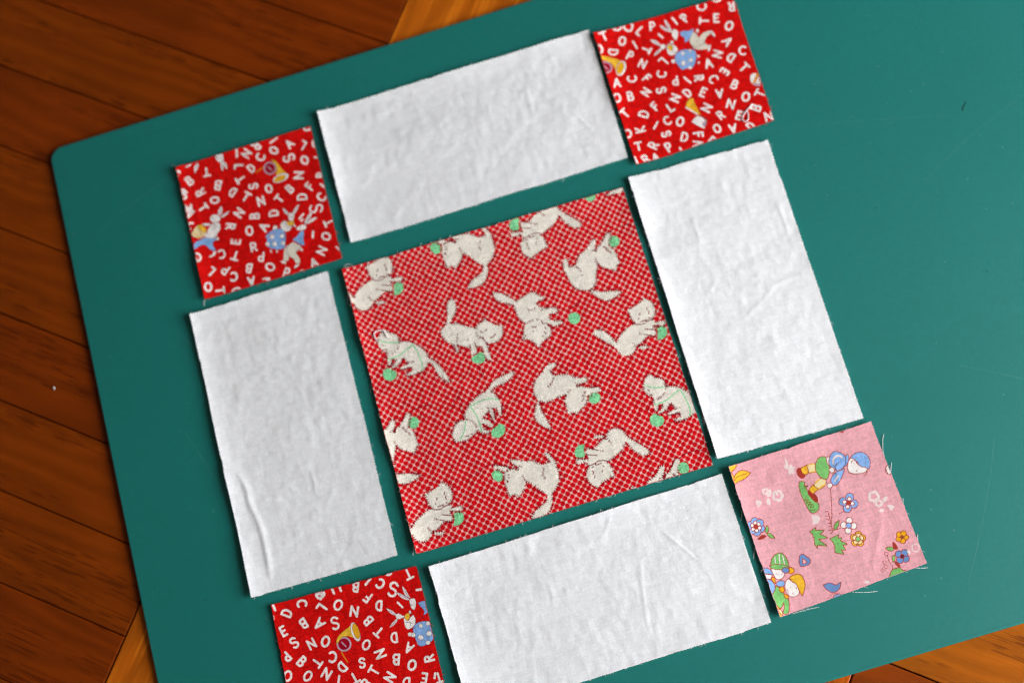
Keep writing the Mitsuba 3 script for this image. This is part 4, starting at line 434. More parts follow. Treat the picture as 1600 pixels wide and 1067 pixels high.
  ["printed_yellow_flower","petal","print_yellow","P0","1828 296 1823 290 1817 286 1810 283 1802 284 1795 287 1790 292 1787 298 1786 306 1788 313 1792 319 1798 324 1806 326 1813 326 1820 323 1826 318 1829 311 1830 304"],
  ["printed_yellow_flower","petal","print_yellow","P0","1800 270 1795 264 1789 259 1782 257 1774 257 1767 260 1762 265 1759 272 1758 279 1760 286 1764 293 1770 297 1778 299 1786 299 1792 296 1798 291 1801 285 1802 277"],
  ["printed_yellow_flower","petal","print_yellow","P0","1766 287 1762 280 1756 276 1748 274 1741 274 1734 277 1728 282 1725 288 1724 296 1726 303 1731 309 1737 314 1744 316 1752 316 1759 313 1764 308 1768 301 1768 294"],
  ["printed_yellow_flower","petal","print_yellow","P0","1774 324 1769 317 1763 313 1756 310 1748 311 1741 314 1736 319 1732 325 1732 333 1734 340 1738 346 1744 351 1752 353 1759 353 1766 350 1772 345 1775 338 1776 331"],
  ["printed_yellow_flower","petal_heart","print_cream","P0","1802 324 1799 319 1794 316 1789 314 1783 314 1778 316 1774 320 1771 325 1771 331 1772 336 1775 341 1780 344 1786 346 1791 346 1797 344 1801 340 1803 335 1804 329"],
  ["printed_yellow_flower","petal_heart","print_cream","P0","1814 300 1811 295 1806 292 1800 290 1795 290 1789 292 1785 296 1783 301 1782 307 1784 312 1787 317 1792 320 1797 322 1803 322 1808 320 1812 316 1815 311 1815 305"],
  ["printed_yellow_flower","petal_heart","print_cream","P0","1794 281 1790 276 1786 273 1780 271 1774 271 1769 273 1765 277 1763 282 1762 288 1764 293 1767 298 1772 301 1777 303 1783 303 1788 300 1792 297 1795 292 1795 286"],
  ["printed_yellow_flower","petal_heart","print_cream","P0","1770 293 1766 288 1762 285 1756 283 1750 283 1745 285 1741 289 1739 294 1738 300 1740 305 1743 310 1748 313 1753 315 1759 315 1764 313 1768 309 1771 304 1771 298"],
  ["printed_yellow_flower","petal_heart","print_cream","P0","1775 319 1772 315 1767 311 1761 310 1756 310 1750 312 1746 316 1744 321 1743 326 1745 332 1748 337 1753 340 1758 342 1764 341 1769 339 1773 335 1776 330 1776 325"],
  ["printed_yellow_flower","eye","print_green","P0","1790 304 1787 299 1782 296 1777 295 1772 295 1767 297 1763 300 1761 305 1760 310 1762 315 1765 320 1769 323 1774 324 1780 324 1785 322 1788 319 1791 314 1791 309"],
  ["printed_yellow_flower","stem","print_brick","L0.15","1667 339 1722 323"],
  ["printed_yellow_flower_001","petal","print_orange2","P0","2112 183 2109 178 2104 175 2098 173 2091 173 2086 175 2082 180 2079 185 2079 191 2080 197 2084 202 2089 205 2095 207 2101 207 2106 204 2111 200 2113 195 2114 189"],
  ["printed_yellow_flower_001","petal","print_orange2","P0","2082 170 2079 165 2074 161 2068 159 2062 160 2056 162 2052 166 2049 171 2049 177 2050 183 2054 188 2059 192 2065 193 2071 193 2077 191 2081 187 2083 181 2084 176"],
  ["printed_yellow_flower_001","petal","print_orange2","P0","2061 192 2058 187 2053 184 2047 182 2041 182 2035 185 2031 189 2028 194 2028 200 2029 206 2033 211 2038 214 2044 216 2050 216 2055 214 2060 210 2062 204 2063 198"],
  ["printed_yellow_flower_001","petal","print_orange2","P0","2078 220 2074 215 2069 212 2063 210 2057 210 2052 212 2047 216 2045 222 2044 228 2046 233 2049 238 2054 242 2060 244 2066 244 2072 241 2076 237 2079 232 2079 226"],
  ["printed_yellow_flower_001","petal","print_orange2","P0","2109 215 2106 210 2101 206 2095 204 2089 204 2083 207 2079 211 2076 216 2076 222 2077 228 2081 233 2086 236 2092 238 2098 238 2104 236 2108 232 2110 226 2111 220"],
  ["printed_yellow_flower_001","eye","print_brown","P0","2081 199 2079 197 2076 195 2073 194 2070 194 2067 195 2065 197 2064 200 2064 203 2065 206 2066 208 2069 210 2072 211 2075 211 2078 210 2080 208 2081 205 2081 202"],
  ["printed_blue_flower_002","petal","print_blue2","P0","2052 42 2047 36 2040 31 2032 28 2024 29 2017 32 2011 37 2008 44 2007 52 2009 60 2014 66 2020 71 2028 74 2036 73 2044 70 2050 65 2053 58 2054 50"],
  ["printed_blue_flower_002","petal","print_blue2","P0","2011 51 2006 44 1999 39 1991 37 1983 37 1976 40 1970 46 1967 53 1966 61 1968 68 1973 75 1979 80 1987 82 1995 82 2003 79 2009 73 2012 66 2013 59"],
  ["printed_blue_flower_002","petal","print_blue2","P0","2021 91 2016 84 2010 80 2002 77 1994 78 1986 81 1981 86 1977 93 1976 101 1979 109 1983 115 1990 120 1998 123 2006 122 2013 119 2019 114 2023 107 2023 99"],
  ["printed_blue_flower_002","petal","print_blue2","P0","2062 83 2058 76 2051 71 2043 69 2035 69 2027 72 2022 77 2018 85 2018 92 2020 100 2024 107 2031 112 2039 114 2047 114 2055 111 2060 105 2064 98 2064 90"],
  ["printed_blue_flower_002","eye","print_dark","P0","2026 71 2023 68 2020 65 2016 64 2012 64 2008 66 2005 69 2004 72 2003 76 2004 80 2007 83 2010 86 2014 87 2018 87 2022 85 2025 82 2026 79 2027 75"],
  ["printed_blue_flower_002","leaf","print_green","P2","1932 173 1965 173 1984 148 1963 139 1942 155"],
  ["printed_blue_flower_002","leaf","print_brick","P2","1998 191 2010 165 2005 139 1990 145 1987 168"],
  ["printed_blue_flower_002","leaf","print_green","P2","1945 101 1968 105 1954 69 1938 65"],
  ["printed_blue_flower_002","leaf","print_brick","P2","1953 59 1970 21 1961 17 1949 43"],
  ["printed_grass_mound","grass","print_green","P0","1843 -39 1912 17 1965 9 1968 -13 2007 -36 1905 -57"],
  ["printed_grass_mound","curl","print_brick","L0.16","1931 131 1927 126 1921 123 1915 123 1909 125 1905 130 1903 136 1905 142 1908 147 1914 150 1921 150 1926 148 1930 143 1932 137 1931 131"],
  ["printed_grass_mound","curl","print_brick","L0.16","1854 34 1850 30 1846 27 1840 27 1836 29 1832 33 1831 37 1832 42 1835 47 1840 49 1845 49 1850 47 1853 44 1855 39 1854 34"],
  ["printed_grass_mound","curl","print_brick","L0.16","1892 81 1889 76 1884 73 1878 73 1873 75 1869 79 1868 85 1869 90 1872 95 1878 98 1883 98 1889 96 1892 92 1894 86 1892 81"],
  ["printed_grass_mound","curl","print_brick","L0.16","1888 47 1885 43 1880 41 1875 41 1870 42 1867 46 1866 51 1867 56 1870 60 1875 63 1880 63 1885 61 1888 57 1889 52 1888 47"],
  ["printed_grass_mound","curl","print_brick","L0.16","1923 124 1913 79 1920 41 1912 17"],
  ["printed_boy","grass","print_green","P2","1554 851 1582 849 1591 829 1585 801 1587 738 1609 678 1623 648 1604 612 1562 602 1539 621 1537 684 1534 772"],
  ["printed_boy","blade","print_brown","L0.22","1601 838 1579 803 1608 804 1580 790"],
  ["printed_boy","blade","print_brown","L0.22","1556 725 1539 714 1567 708 1541 691 1576 686 1550 672 1579 666 1554 652 1582 646"],
  ["printed_boy","blade","print_brown","L0.22","1548 633 1578 623"],
  ["printed_boy","trouser_leg","print_cream","P2","1662 944 1720 932 1703 876 1654 885 1661 913"],
  ["printed_boy","sock","print_yellow","P2","1612 943 1658 942 1651 886 1610 884 1604 905"],
  ["printed_boy","shoe","print_brick","P2","1585 945 1608 941 1602 906 1618 881 1595 865 1576 886 1573 919"],
  ["printed_boy","trouser_leg","print_cream","P2","1711 820 1746 793 1730 765 1697 748 1656 752 1651 789 1659 801 1693 806"],
  ["printed_boy","sock","print_yellow","P2","1643 792 1661 750 1633 743 1610 734 1600 766 1616 781"],
  ["printed_boy","shoe","print_brick","P2","1597 767 1610 734 1627 730 1630 682 1617 669 1604 681 1592 723 1584 751"],
  ["printed_boy","crease","print_orange","L0.20","1647 938 1643 889"],
  ["printed_boy","crease","print_yellow","L0.30","1668 942 1717 934"],
  ["printed_boy","crease","print_yellow","L0.30","1655 887 1701 878"],
  ["printed_boy","crease","print_yellow","L0.40","1703 814 1662 800"],
  ["printed_boy","crease","print_yellow","L0.40","1726 764 1667 751"],
  ["printed_boy","shirt","print_white","P2","1808 942 1837 937 1824 901 1821 855 1806 862 1795 907"],
  ["printed_boy","shorts","print_green","P2","1764 961 1799 956 1814 940 1800 905 1809 863 1787 829 1761 799 1739 799 1712 835 1706 882 1720 920 1742 942"],
  ["printed_boy","jumper","print_blue","P2","1828 918 1859 950 1889 962 1926 934 1948 893 1967 901 1969 878 1939 840 1901 825 1855 819 1841 831 1838 851 1814 868 1819 897"],
  ["printed_boy","sleeve","print_blue","P2","1834 815 1870 813 1899 814 1884 788 1833 747 1807 730 1778 736 1771 767 1793 795"],
  ["printed_boy","crease","print_pale","L0.50","1845 880 1867 915 1896 922 1922 898"],
  ["printed_boy","crease","print_pale","L0.50","1802 760 1838 783"],
  ["printed_boy","crease","print_dark","L0.20","1844 830 1871 869 1897 871"],
  ["printed_boy","crease","print_dark","L0.20","1903 830 1933 855 1945 894"],
  ["printed_boy","hand","print_white","P0","1830 835 1827 830 1822 826 1816 824 1810 824 1805 827 1801 831 1798 836 1798 842 1799 848 1802 853 1807 856 1813 858 1819 858 1825 855 1829 851 1831 846 1832 840"],
  ["printed_boy","hand","print_white","P0","1769 736 1765 731 1760 728 1754 726 1748 726 1743 728 1738 732 1736 738 1735 744 1737 750 1740 755 1745 759 1751 761 1757 760 1763 758 1767 754 1770 748 1771 742"],
  ["printed_boy","face","print_white","P2","1962 862 1998 872 2019 826 2015 790 2065 763 2047 739 2020 734 1954 753 1923 778 1927 814"],
  ["printed_boy","cap","print_blue","P2","1979 874 2024 890 2064 882 2094 851 2100 811 2088 772 2064 747 2049 769 2014 787 2014 815 2005 847"],
  ["printed_boy","crease","print_brick","L0.20","1968 835 1979 846 2002 842 2004 813 2012 797"],
  ["printed_boy","crease","print_brick","L0.25","1977 768 1984 762"],
  ["printed_boy","crease","print_brick","L0.20","2047 739 2027 716 2012 716"],
  ["printed_boy","crease","print_brick","L0.16","1934 824 1920 786 1948 752"],
  ["printed_boy","rake","print_brick","L0.20","1747 721 1724 655 1685 560 1643 479"],
  ["printed_boy","rake","print_brick","L0.22","1642 580 1659 575 1655 535 1639 474 1631 426 1610 423"],
  ["printed_boy","rake","print_brick","L0.20","1656 539 1632 546"],
  ["printed_boy","rake","print_brick","L0.20","1650 515 1628 525"],
  ["printed_boy","rake","print_brick","L0.20","1643 489 1623 495"],
  ["printed_boy","rake","print_brick","L0.20","1635 467 1615 472"],
  ["printed_boy","rake","print_brick","L0.20","1630 443 1606 447"],
  ["printed_grass_tuft","grass","print_green","P0","1480 489 1528 500 1515 485 1575 460 1536 448 1577 403 1510 417 1548 353 1486 384 1480 364 1476 394 1489 434 1490 473"],
  ["printed_grass_tuft_001","grass","print_green","P0","1593 388 1657 390 1642 370 1669 362 1652 344 1687 307 1656 314 1659 273 1628 291 1635 252 1585 284 1604 324 1602 359"],
  ["printed_heart","heart","print_blue2","P2","1342 363 1369 360 1377 334 1396 313 1391 289 1364 275 1313 288 1320 327"],
  ["printed_heart","heart_middle","print_pink","P2","1349 329 1358 317 1365 300 1354 295 1336 301"],
  ["printed_children","stocking","print_yellow","P2","1017 116 1040 84 1046 48 1046 10 1021 6 1018 60"],
  ["printed_children","stocking","print_cream","P2","1032 68 1054 53 1045 15 1035 36"],
  ["printed_children","sleeve","print_blue","P2","1047 372 1079 373 1110 329 1104 309 1075 327 1043 343"],
  ["printed_children","apron","print_white","P2","1042 335 1095 307 1074 285 1041 301"],
  ["printed_children","skirt","print_blue","P2","1037 298 1073 283 1087 226 1051 185 1026 179 1028 234"],
  ["printed_children","mitten","print_orange2","P2","1082 290 1103 287 1095 245 1085 261"],
  ["printed_children","overalls","print_green","P2","1089 225 1112 194 1116 153 1135 107 1112 49 1094 18 1070 14 1056 33 1085 60 1093 101 1055 67 1040 84 1031 127 1031 171 1072 199"],
  ["printed_children","face","print_white","P2","1109 352 1140 331 1185 318 1188 286 1158 259 1119 261 1107 297"],
  ["printed_children","bow","print_blue","P2","1098 244 1138 250 1162 229 1148 204 1114 210 1098 225"],
  ["printed_children","cap","print_green","P2","1116 372 1140 413 1174 432 1213 436 1237 407 1243 359 1233 318 1186 357"],
  ["printed_children","brim","print_green","P2","1108 375 1166 363 1220 332 1228 312 1185 318 1141 333 1112 357"],
  ["printed_children","stripe","print_pale","L0.30","1168 418 1155 378"],
  ["printed_children","stripe","print_pale","L0.30","1205 425 1182 361"],
  ["printed_children","stripe","print_pale","L0.30","1225 406 1213 343"],
  ["printed_children","bun","print_orange2","P0","1255 278 1251 272 1245 268 1238 265 1231 266 1224 269 1219 273 1216 280 1215 287 1217 294 1221 300 1227 304 1234 306 1241 306 1248 303 1253 298 1256 292 1257 285"],
  ["printed_children","ribbon","print_blue2","P0","1224 293 1220 289 1214 285 1206 284 1198 285 1190 289 1183 294 1179 300 1177 306 1178 312 1182 317 1188 321 1196 322 1204 320 1212 317 1219 312 1223 306 1225 300"],
  ["printed_children","mitten","print_orange2","P2","1105 203 1133 202 1134 174 1120 163 1101 176"],
  ["printed_children","mitten","print_orange2","P2","1121 151 1143 125 1134 112 1115 126"],
  ["printed_children","face","print_white","P2","1167 227 1194 238 1209 207 1234 188 1232 134 1214 107 1174 107 1145 130 1141 182"],
  ["printed_children","hair","print_yellow","P2","1208 244 1251 251 1289 233 1295 186 1281 141 1236 93 1232 134 1237 187 1210 210"],
  ["printed_children","crease","print_brick","L0.20","1130 304 1133 300"],
  ["printed_children","crease","print_brick","L0.20","1164 289 1166 285"],
  ["printed_children","crease","print_brick","L0.20","1183 179 1185 174"],
  ["printed_children","crease","print_brick","L0.20","1178 133 1184 125"],
  ["printed_children","crease","print_brick","L0.20","1153 177 1152 144"],
  ["printed_children","crease","print_brick","L0.20","1217 162 1219 150"],
  ["printed_butterfly","wing","print_blue2","P2","1407 102 1460 103 1487 62 1530 74 1503 33 1447 26 1415 69"],
  ["printed_butterfly","wing","print_blue","P2","1430 -11 1454 8 1501 -3 1497 -46 1438 -44"],
  ["printed_butterfly","feeler","print_brick","L0.20","1399 2 1445 20 1479 13"],
  ["printed_flower_edge","petal","print_white","P0","2219 672 2213 663 2205 657 2196 653 2187 653 2179 656 2173 662 2170 671 2170 681 2173 692 2179 701 2187 708 2196 711 2205 712 2213 708 2219 702 2222 693 2222 683"],
  ["printed_flower_edge","rim","print_brick","L0.25","2202 718 2178 698 2176 663"],
  ["printed_flower_edge","bud","print_brick","P0","1986 1077 2019 1082 2003 1064"],
 ],
}
THREADS = {"pink":["2276 937 2243 889 2211 789","2238 726 2207 672 2172 620","2201 455 2181 403 2172 341","2186 179 2158 111 2143 37","1578 -23 1654 -54 1750 -84","2032 -7 2089 -45 2150 -65","1095 829 1071 788 1052 755","1066 536 1041 502 1023 464","1127 -1 1223 -11 1315 -29"],"left":["-1127 3773 -1141 3706 -1154 3627 -1160 3595"],"kit":["-998 3752 -971 3768 -920 3729","-1039 3543 -1056 3511 -1072 3467","-1124 2802 -1136 2769 -1158 2741","660 923 671 888 654 874","-1249 1539 -1278 1489 -1298 1451","515 1266 575 1262 625 1246"],"top":["1368 4782 1437 4787 1511 4803","1354 4801 1412 4793 1438 4775"],"red2":["1527 4735 1538 4669 1536 4597","1468 4161 1456 4107 1426 4074"],"right":["1134 1619 1102 1569 1092 1510","2339 2457 2335 2425 2314 2390"],"bot":["-1014 1237 -981 1243 -945 1229"],"red1":["-1963 5084 -1977 5108 -1995 5122","-2107 3948 -2132 3924 -2134 3903"],"red3":[]}
LOOPS = {"k":"-960 3089 -968 3118 -965 3145 -946 3163 -917 3159 -888 3146 -884 3122 -881 3092 -867 3072 -851 3062","r":"2455 3702 2425 3681 2392 3665 2357 3642 2334 3614 2335 3591 2360 3584 2383 3612 2396 3656"}
CREASES = {"left":["-2374 2589 -2312 2494 -2303 2400 -2317 2300 -2302 2136 -2314 1958 -2335 1811 -2378 1633","-1777 2377 -1800 2270 -1824 2148","-1589 3883 -1586 3740"],"right":["1473 2391 1567 2460 1652 2534","1661 3090 1644 2928 1624 2797","2296 2925 2288 2730 2279 2594","1935 2301 2117 2294 2283 2288","1846 1582 1922 1576 2030 1530","1678 2138 1872 2218 2044 2309"],"bot":["475 933 559 771 654 581","-421 897 -444 780 -484 671","429 1209 310 1088","800 395 784 277","-7 1005 95 1065 194 1178","261 793 173 527 108 256"],"top":["-310 4659 -101 4625","888 4601 853 4378 835 4267","1158 4182 1235 3971","-614 4440 -387 4457"],"kit":["-596 2513 -569 2719","382 2313 670 2245"],"pink":["1884 988 1771 523","2026 417 1744 32","1929 105 2179 102"],"red1":["-1428 4330 -1459 3940","-1914 4837 -1959 4388"],"red2":["1889 4091 1898 3734","2168 3730 2597 3714"],"red3":["-1964 1402 -2225 1255","-1767 968 -1821 691"]}
MARKS = {"pen":["3910 3008 3940 3036 3958 3051","3919 3016 3906 2999"],"lint":"-3480 3782 -3480 3754"}

# ---------------------------------------------------------------- the floor
def plank_mesh(a0, a1, b0, b1, deg, top, thick=14.0, ch=0.38):
    ang = math.radians(deg)
    def rect(e, z): return [(a0 + e, b0 + e, z), (a1 - e, b0 + e, z), (a1 - e, b1 - e, z), (a0 + e, b1 - e, z)]
    v = np.array(rect(0, top - thick) + rect(0, top - ch) + rect(ch * 0.35, top - ch * 0.25) + rect(ch, top))
    f = []
    for k in range(3):
        for i in range(4):
            j = (i + 1) % 4
            f.append((4 * k + i, 4 * k + j, 4 * k + 4 + j, 4 * k + 4 + i))
    f += [(12, 13, 14, 15), (3, 2, 1, 0)]
    x = v[:, 0] * math.cos(ang) - v[:, 1] * math.sin(ang); y = v[:, 0] * math.sin(ang) + v[:, 1] * math.cos(ang)
    return np.stack([x, y, v[:, 2]], 1) * MM, np.array(f)
FLOOR_TOP = -2.0
rng = random.Random(5)
scene['floor'] = {'type': 'rectangle', 'to_world': T().translate([0, 0, (FLOOR_TOP - 13.0) * MM]).scale([3.0, 3.0, 1]), 'bsdf': {'type': 'ref', 'id': 'joint_dirt'}}
labels['floor'] = {'label': 'varnished reddish brown wooden strip floor under the green mat', 'kind': 'structure'}
STRIP, B_ORIGIN, BAND0, BAND1 = 31.95, 2.4, -187.8, 67.3
tones = ['strip_wood', 'strip_wood_red', 'strip_wood', 'strip_wood', 'strip_wood_red', 'strip_wood']
for row in range(-16, 20):
    b0 = B_ORIGIN + STRIP * row
    gap = 0.32 + rng.random() * 0.2
    a = BAND0 - 0.35
    while a > -760:
        ln = rng.uniform(430, 620)
        dz = rng.uniform(-0.15, 0.1)
        put('floor__plank', plank_mesh(a - ln, a, b0 + gap / 2, b0 + STRIP - gap / 2, BOARD, FLOOR_TOP + dz), tones[(row * 5 + int(a)) % 6 if row != 5 else 1])
        a -= ln + 0.5
    a = BAND1 + 0.35
    while a < 520:
        ln = rng.uniform(380, 520)
        put('floor__plank', plank_mesh(a, a + ln, b0 + 1.0 + gap / 2, b0 + 1.0 + STRIP - gap / 2, BOARD, FLOOR_TOP + rng.uniform(-0.12, 0.1)), 'strip_wood_lit' if row % 4 else 'strip_wood')  # most right-hand planks take the copy with the light painted in
        a += ln + 0.5
W = (BAND1 - BAND0) / 4
for k in range(4):
    a0 = BAND0 + W * k
    put('floor__plank', plank_mesh(-(a0 + W - 0.25), -(a0 + 0.25), -0.0, 0.0, 0, 0) if False else plank_mesh(-520, 640, -(a0 + W - 0.2), -(a0 + 0.2), BOARD + 90, FLOOR_TOP + 0.05 * k), 'band_wood' if k % 2 == 0 else 'band_wood_red')
lint = nums(MARKS['lint'])
put('lint_speck', (lambda m: (m.apply_scale([0.38 * MM, 0.7 * MM, 0.3 * MM]), m.apply_translation([*(lint.mean(0) * MM), (FLOOR_TOP + 0.3) * MM]), m)[2])(trimesh.creation.icosphere(2)), 'lint', True,
    'tiny pale lint speck on the dark planks left of the mat', 'lint')

# ---------------------------------------------------------------- the cutting mat
MU, MV = np.array([math.cos(math.radians(-5.75)), math.sin(math.radians(-5.75))]), np.array([math.sin(math.radians(5.75)), math.cos(math.radians(5.75))])
quad = [(-172.6, 267.3), (262, 267.3), (260, -20.6), (-177.9, -20.6)]
quad = Polygon([tuple(u * MU + v * MV) for u, v in quad])
mat_top = quad.buffer(-5.5).buffer(5.5, quad_segs=10)
def ring_slab(poly, z0, z1, ch):
    rings = [(poly, z0), (poly, z1 - ch), (poly.buffer(-ch * 0.3), z1 - ch * 0.3), (poly.buffer(-ch), z1)]
    n = 1600
    vs = []
    for g, z in rings:
        l = g.exterior
        c0 = np.array(poly.exterior.coords)[:-1]
        d = [l.project(Point(poly.exterior.interpolate(t, normalized=True))) for t in np.linspace(0, 1, n, endpoint=False)]
        vs.append(np.array([[*l.interpolate(x).coords[0], z] for x in d]))
    v = np.vstack(vs); f = []
    for k in range(3):
        for i in range(n):
            j = (i + 1) % n
            f.append((n * k + i, n * k + j, n * (k + 1) + j, n * (k + 1) + i))
    f = np.array(f); f = np.vstack([f[:, [0, 1, 2]], f[:, [0, 2, 3]]])
    tv, tf = trimesh.creation.triangulate_polygon(Polygon(vs[3][:, :2]), engine='earcut')
    tv = np.c_[tv, np.full(len(tv), z1)]
    e1, e2 = tv[tf[0, 1]] - tv[tf[0, 0]], tv[tf[0, 2]] - tv[tf[0, 0]]
    if e1[0] * e2[1] - e1[1] * e2[0] < 0: tf = tf[:, ::-1]
    if Polygon(vs[0][:, :2]).exterior.is_ccw is False: f = f[:, ::-1]
    return join([(v * MM, f), (tv * MM, tf)])
put('cutting_mat', ring_slab(mat_top, -2.0, 0.0, 0.35), 'mat_vinyl', False, 'large plain teal green cutting mat with rounded corners lying on the wooden floor', 'cutting mat')
for s in MARKS['pen']:
    g = LineString(nums(s)).buffer(0.2)
    v, f = trimesh.creation.triangulate_polygon(g, engine='earcut')
    put('cutting_mat__pen_mark', (np.c_[v, np.full(len(v), 0.06)] * MM, f), 'pen_ink')

# ---------------------------------------------------------------- cloth patches
class Patch:
    """A cut piece of cotton: a measured outline with slightly ragged edges, wrinkles, raised edges and a real thickness."""
    def __init__(self, name, seed, wrinkle=1.0, lift=(1.75, 1.1, 0.35, 0.3), step=0.62, thick=0.32):
        self.c = np.array(CORNERS[name]); self.seed, self.wr, self.lift, self.step, self.t = seed, wrinkle, lift, step, thick
        tl, tr, br, bl = self.c
        self.edges = [(tl, bl), (tl, tr), (tr, br), (bl, br)]       # left, top, right, bottom
        self.mid = self.c.mean(0)
        self.cre = [LineString(smooth_path(nums(s))) for s in CREASES.get(name, [])]
        self.cre_pts = [np.array(l.coords) for l in self.cre]
    def dist(self, p, k):
        a, b = self.edges[k]
        n = np.array([-(b - a)[1], (b - a)[0]]); n /= np.linalg.norm(n)
        if (self.mid - a) @ n < 0: n = -n
        return (p - a) @ n, (p - a) @ (b - a) / np.linalg.norm(b - a)
    def height(self, p):
        p = np.asarray(p, float)
        q = np.c_[p, np.full(len(p), 0.0)]
        s = self.seed
        th = math.radians(-6.3)
        u, v = p[:, 0] * math.cos(th) + p[:, 1] * math.sin(th), -p[:, 0] * math.sin(th) + p[:, 1] * math.cos(th)
        st = np.stack([u, v, 0 * u], 1)
        warp = (meshkit.fbm(q / 9.0, 3, s + 3) - 0.5)[:, None] * 7
        ridge = 1 - np.abs(2 * meshkit.fbm((st + warp) / 5.5, 3, s + 11) - 1)
        h = 0.34 * (meshkit.fbm(st / [21, 15, 1], 2, s) - 0.5) + 0.055 * (ridge ** 4 - 0.5) + 0.11 * (meshkit.fbm(st / [2.3, 4.6, 1], 2, s + 5) - 0.5) + 0.11 * (meshkit.fbm(st / [4.2, 2.1, 1], 2, s + 6) - 0.5)
        h *= self.wr * 1.7
        for i, c in enumerate(self.cre_pts):
            d, at = [], []
            for a, b in zip(c[:-1], c[1:]):
                l = b - a; tt = np.clip(((p - a) @ l) / (l @ l), 0, 1)
                d.append(np.linalg.norm(p - a - tt[:, None] * l, axis=1))
            d = np.min(d, axis=0)
            e = np.minimum(np.linalg.norm(p - c[0], axis=1), np.linalg.norm(p - c[-1], axis=1))
            big = self.big if hasattr(self, 'big') and i == 0 else 0.17
            w = 1.15 if big > 0.2 else 0.6
            h += big * np.exp(-(d / w) ** 2) * np.clip(e / (9.0 if big > 0.2 else 4.0), 0, 1)
        for k in range(4):
            d, al = self.dist(p, k)
            m = meshkit.noise(np.stack([al / 14.0, np.full(len(p), k * 7.3), np.zeros(len(p))], 1), s + 21)
            h += self.lift[k] * (0.35 + 0.95 * m) * np.exp(-np.maximum(d, 0) / 4.6)
        return 0.42 + np.maximum(h + 0.10, -0.05)
    def build(self, key, bsdf):
        tl, tr, br, bl = self.c
        nu = int(np.linalg.norm(tr - tl) / self.step) + 1; nv = int(np.linalg.norm(bl - tl) / self.step) + 1
        u, v = np.meshgrid(np.linspace(0, 1, nu), np.linspace(0, 1, nv))
        P = (tl[None, None] * ((1 - u) * (1 - v))[..., None] + tr * (u * (1 - v))[..., None] + br * (u * v)[..., None] + bl * ((1 - u) * v)[..., None])
        def wob(t, k):
            x = np.stack([t * 100, np.full(t.shape, k * 5.1), np.zeros(t.shape)], -1)
            n = (meshkit.noise(x / 14, self.seed + k) - 0.5) * 0.26 + (meshkit.noise(x / 2.2, self.seed + k + 40) - 0.5) * 0.14
            return n + 0.22 * (meshkit.noise(x / 6.0, self.seed + k + 60) > 0.86)
        ex, ey = (tr - tl) / np.linalg.norm(tr - tl), (bl - tl) / np.linalg.norm(bl - tl)
        fall = lambda t: np.exp(-t * 9)
        end = np.minimum(np.minimum(u, 1 - u), np.minimum(v, 1 - v)) * 0 + 1
        P = P + (wob(v, 0) * fall(u) + wob(v, 2) * fall(1 - u))[..., None] * ex + (wob(u, 1) * fall(v) + wob(u, 3) * fall(1 - v))[..., None] * ey
        flat = P.reshape(-1, 2)
        z = self.height(flat)
        top = np.c_[flat, z]; bot = np.c_[flat, z - self.t]
        idx = np.arange(nu * nv).reshape(nv, nu)
        q = np.stack([idx[:-1, :-1], idx[1:, :-1], idx[1:, 1:], idx[:-1, 1:]], -1).reshape(-1, 4)
        ft = np.vstack([q[:, [0, 1, 2]], q[:, [0, 2, 3]]])
        bd = np.r_[idx[0, :-1], idx[:-1, -1], idx[-1, :0:-1], idx[:0:-1, 0]]
        n = len(flat)
        # the edge's own vertices, so that the rim stays crisp
        rim = np.vstack([top[bd], bot[bd]]); m = len(bd)
        i = np.arange(m); j = (i + 1) % m
        fr = np.vstack([np.stack([i, j, j + m], 1), np.stack([i, j + m, i + m], 1)])
        V, Fc = join([(top * MM, ft), (bot * MM, ft[:, ::-1]), (rim * MM, fr)])
        self.outline = Polygon(flat[bd]).buffer(0)
        self.key = key
        scene[key + '__cloth'] = mikit.ply((V, Fc), bsdf, smooth=True)
        return key
    def sheet(self, g, off):
        """The polygon as a thin printed film that follows the cloth."""
        parts = []
        for poly in polys(g):
            try: v, f = trimesh.creation.triangulate_polygon(poly, engine='earcut')
            except Exception: continue
            if len(f) == 0: continue
            v, f = trimesh.remesh.subdivide_to_size(np.c_[v, np.zeros(len(v))], f, 1.3, max_iter=12)
            a = v[f[:, 1]] - v[f[:, 0]]; b = v[f[:, 2]] - v[f[:, 0]]
            w = a[:, 0] * b[:, 1] - a[:, 1] * b[:, 0]
            f = np.where((w < 0)[:, None], f[:, ::-1], f)
            v[:, 2] = self.height(v[:, :2]) + off
            parts.append((v * MM, f))
        return join(parts) if parts else None
    def film(self, key, g, bsdf, off=0.07, **k):
        g = g.intersection(self.inner)
        m = self.sheet(g, off)
        if m is None: return None
        return put(f'{self.key}__{key}', m, bsdf, True, **k)
    def fray(self, bsdf, name, count, seed):
        r = random.Random(seed)
        self.inner = self.outline.buffer(-0.12)
        ext = self.outline.exterior
        parts = []
        for _ in range(count):
            s = r.random() * ext.length
            p, q = np.array(ext.interpolate(s).coords[0]), np.array(ext.interpolate(s + 0.5).coords[0])
            t = (q - p) / (np.linalg.norm(q - p) + 1e-9)
            n = np.array([t[1], -t[0]])
            if self.outline.contains(Point(p + n * 0.3)): n = -n
            ln = r.choice([0.35, 0.45, 0.6, 0.8, 1.3]) * r.uniform(0.6, 1.1)
            al = r.uniform(-1.3, 1.3)
            z = float(self.height(p[None])[0]) - 0.16
            pts = [np.r_[p - n * 0.4, z], np.r_[p + n * ln * 0.5 + t * al * 0.4, z - 0.05], np.r_[p + n * ln * 0.9 + t * al, max(0.08, z - 0.25)]]
            parts.append(tube(np.array(pts) * MM, 0.055 * MM, 4))
        put(f'{self.key}__fray', join(parts), bsdf, True, kind='stuff')
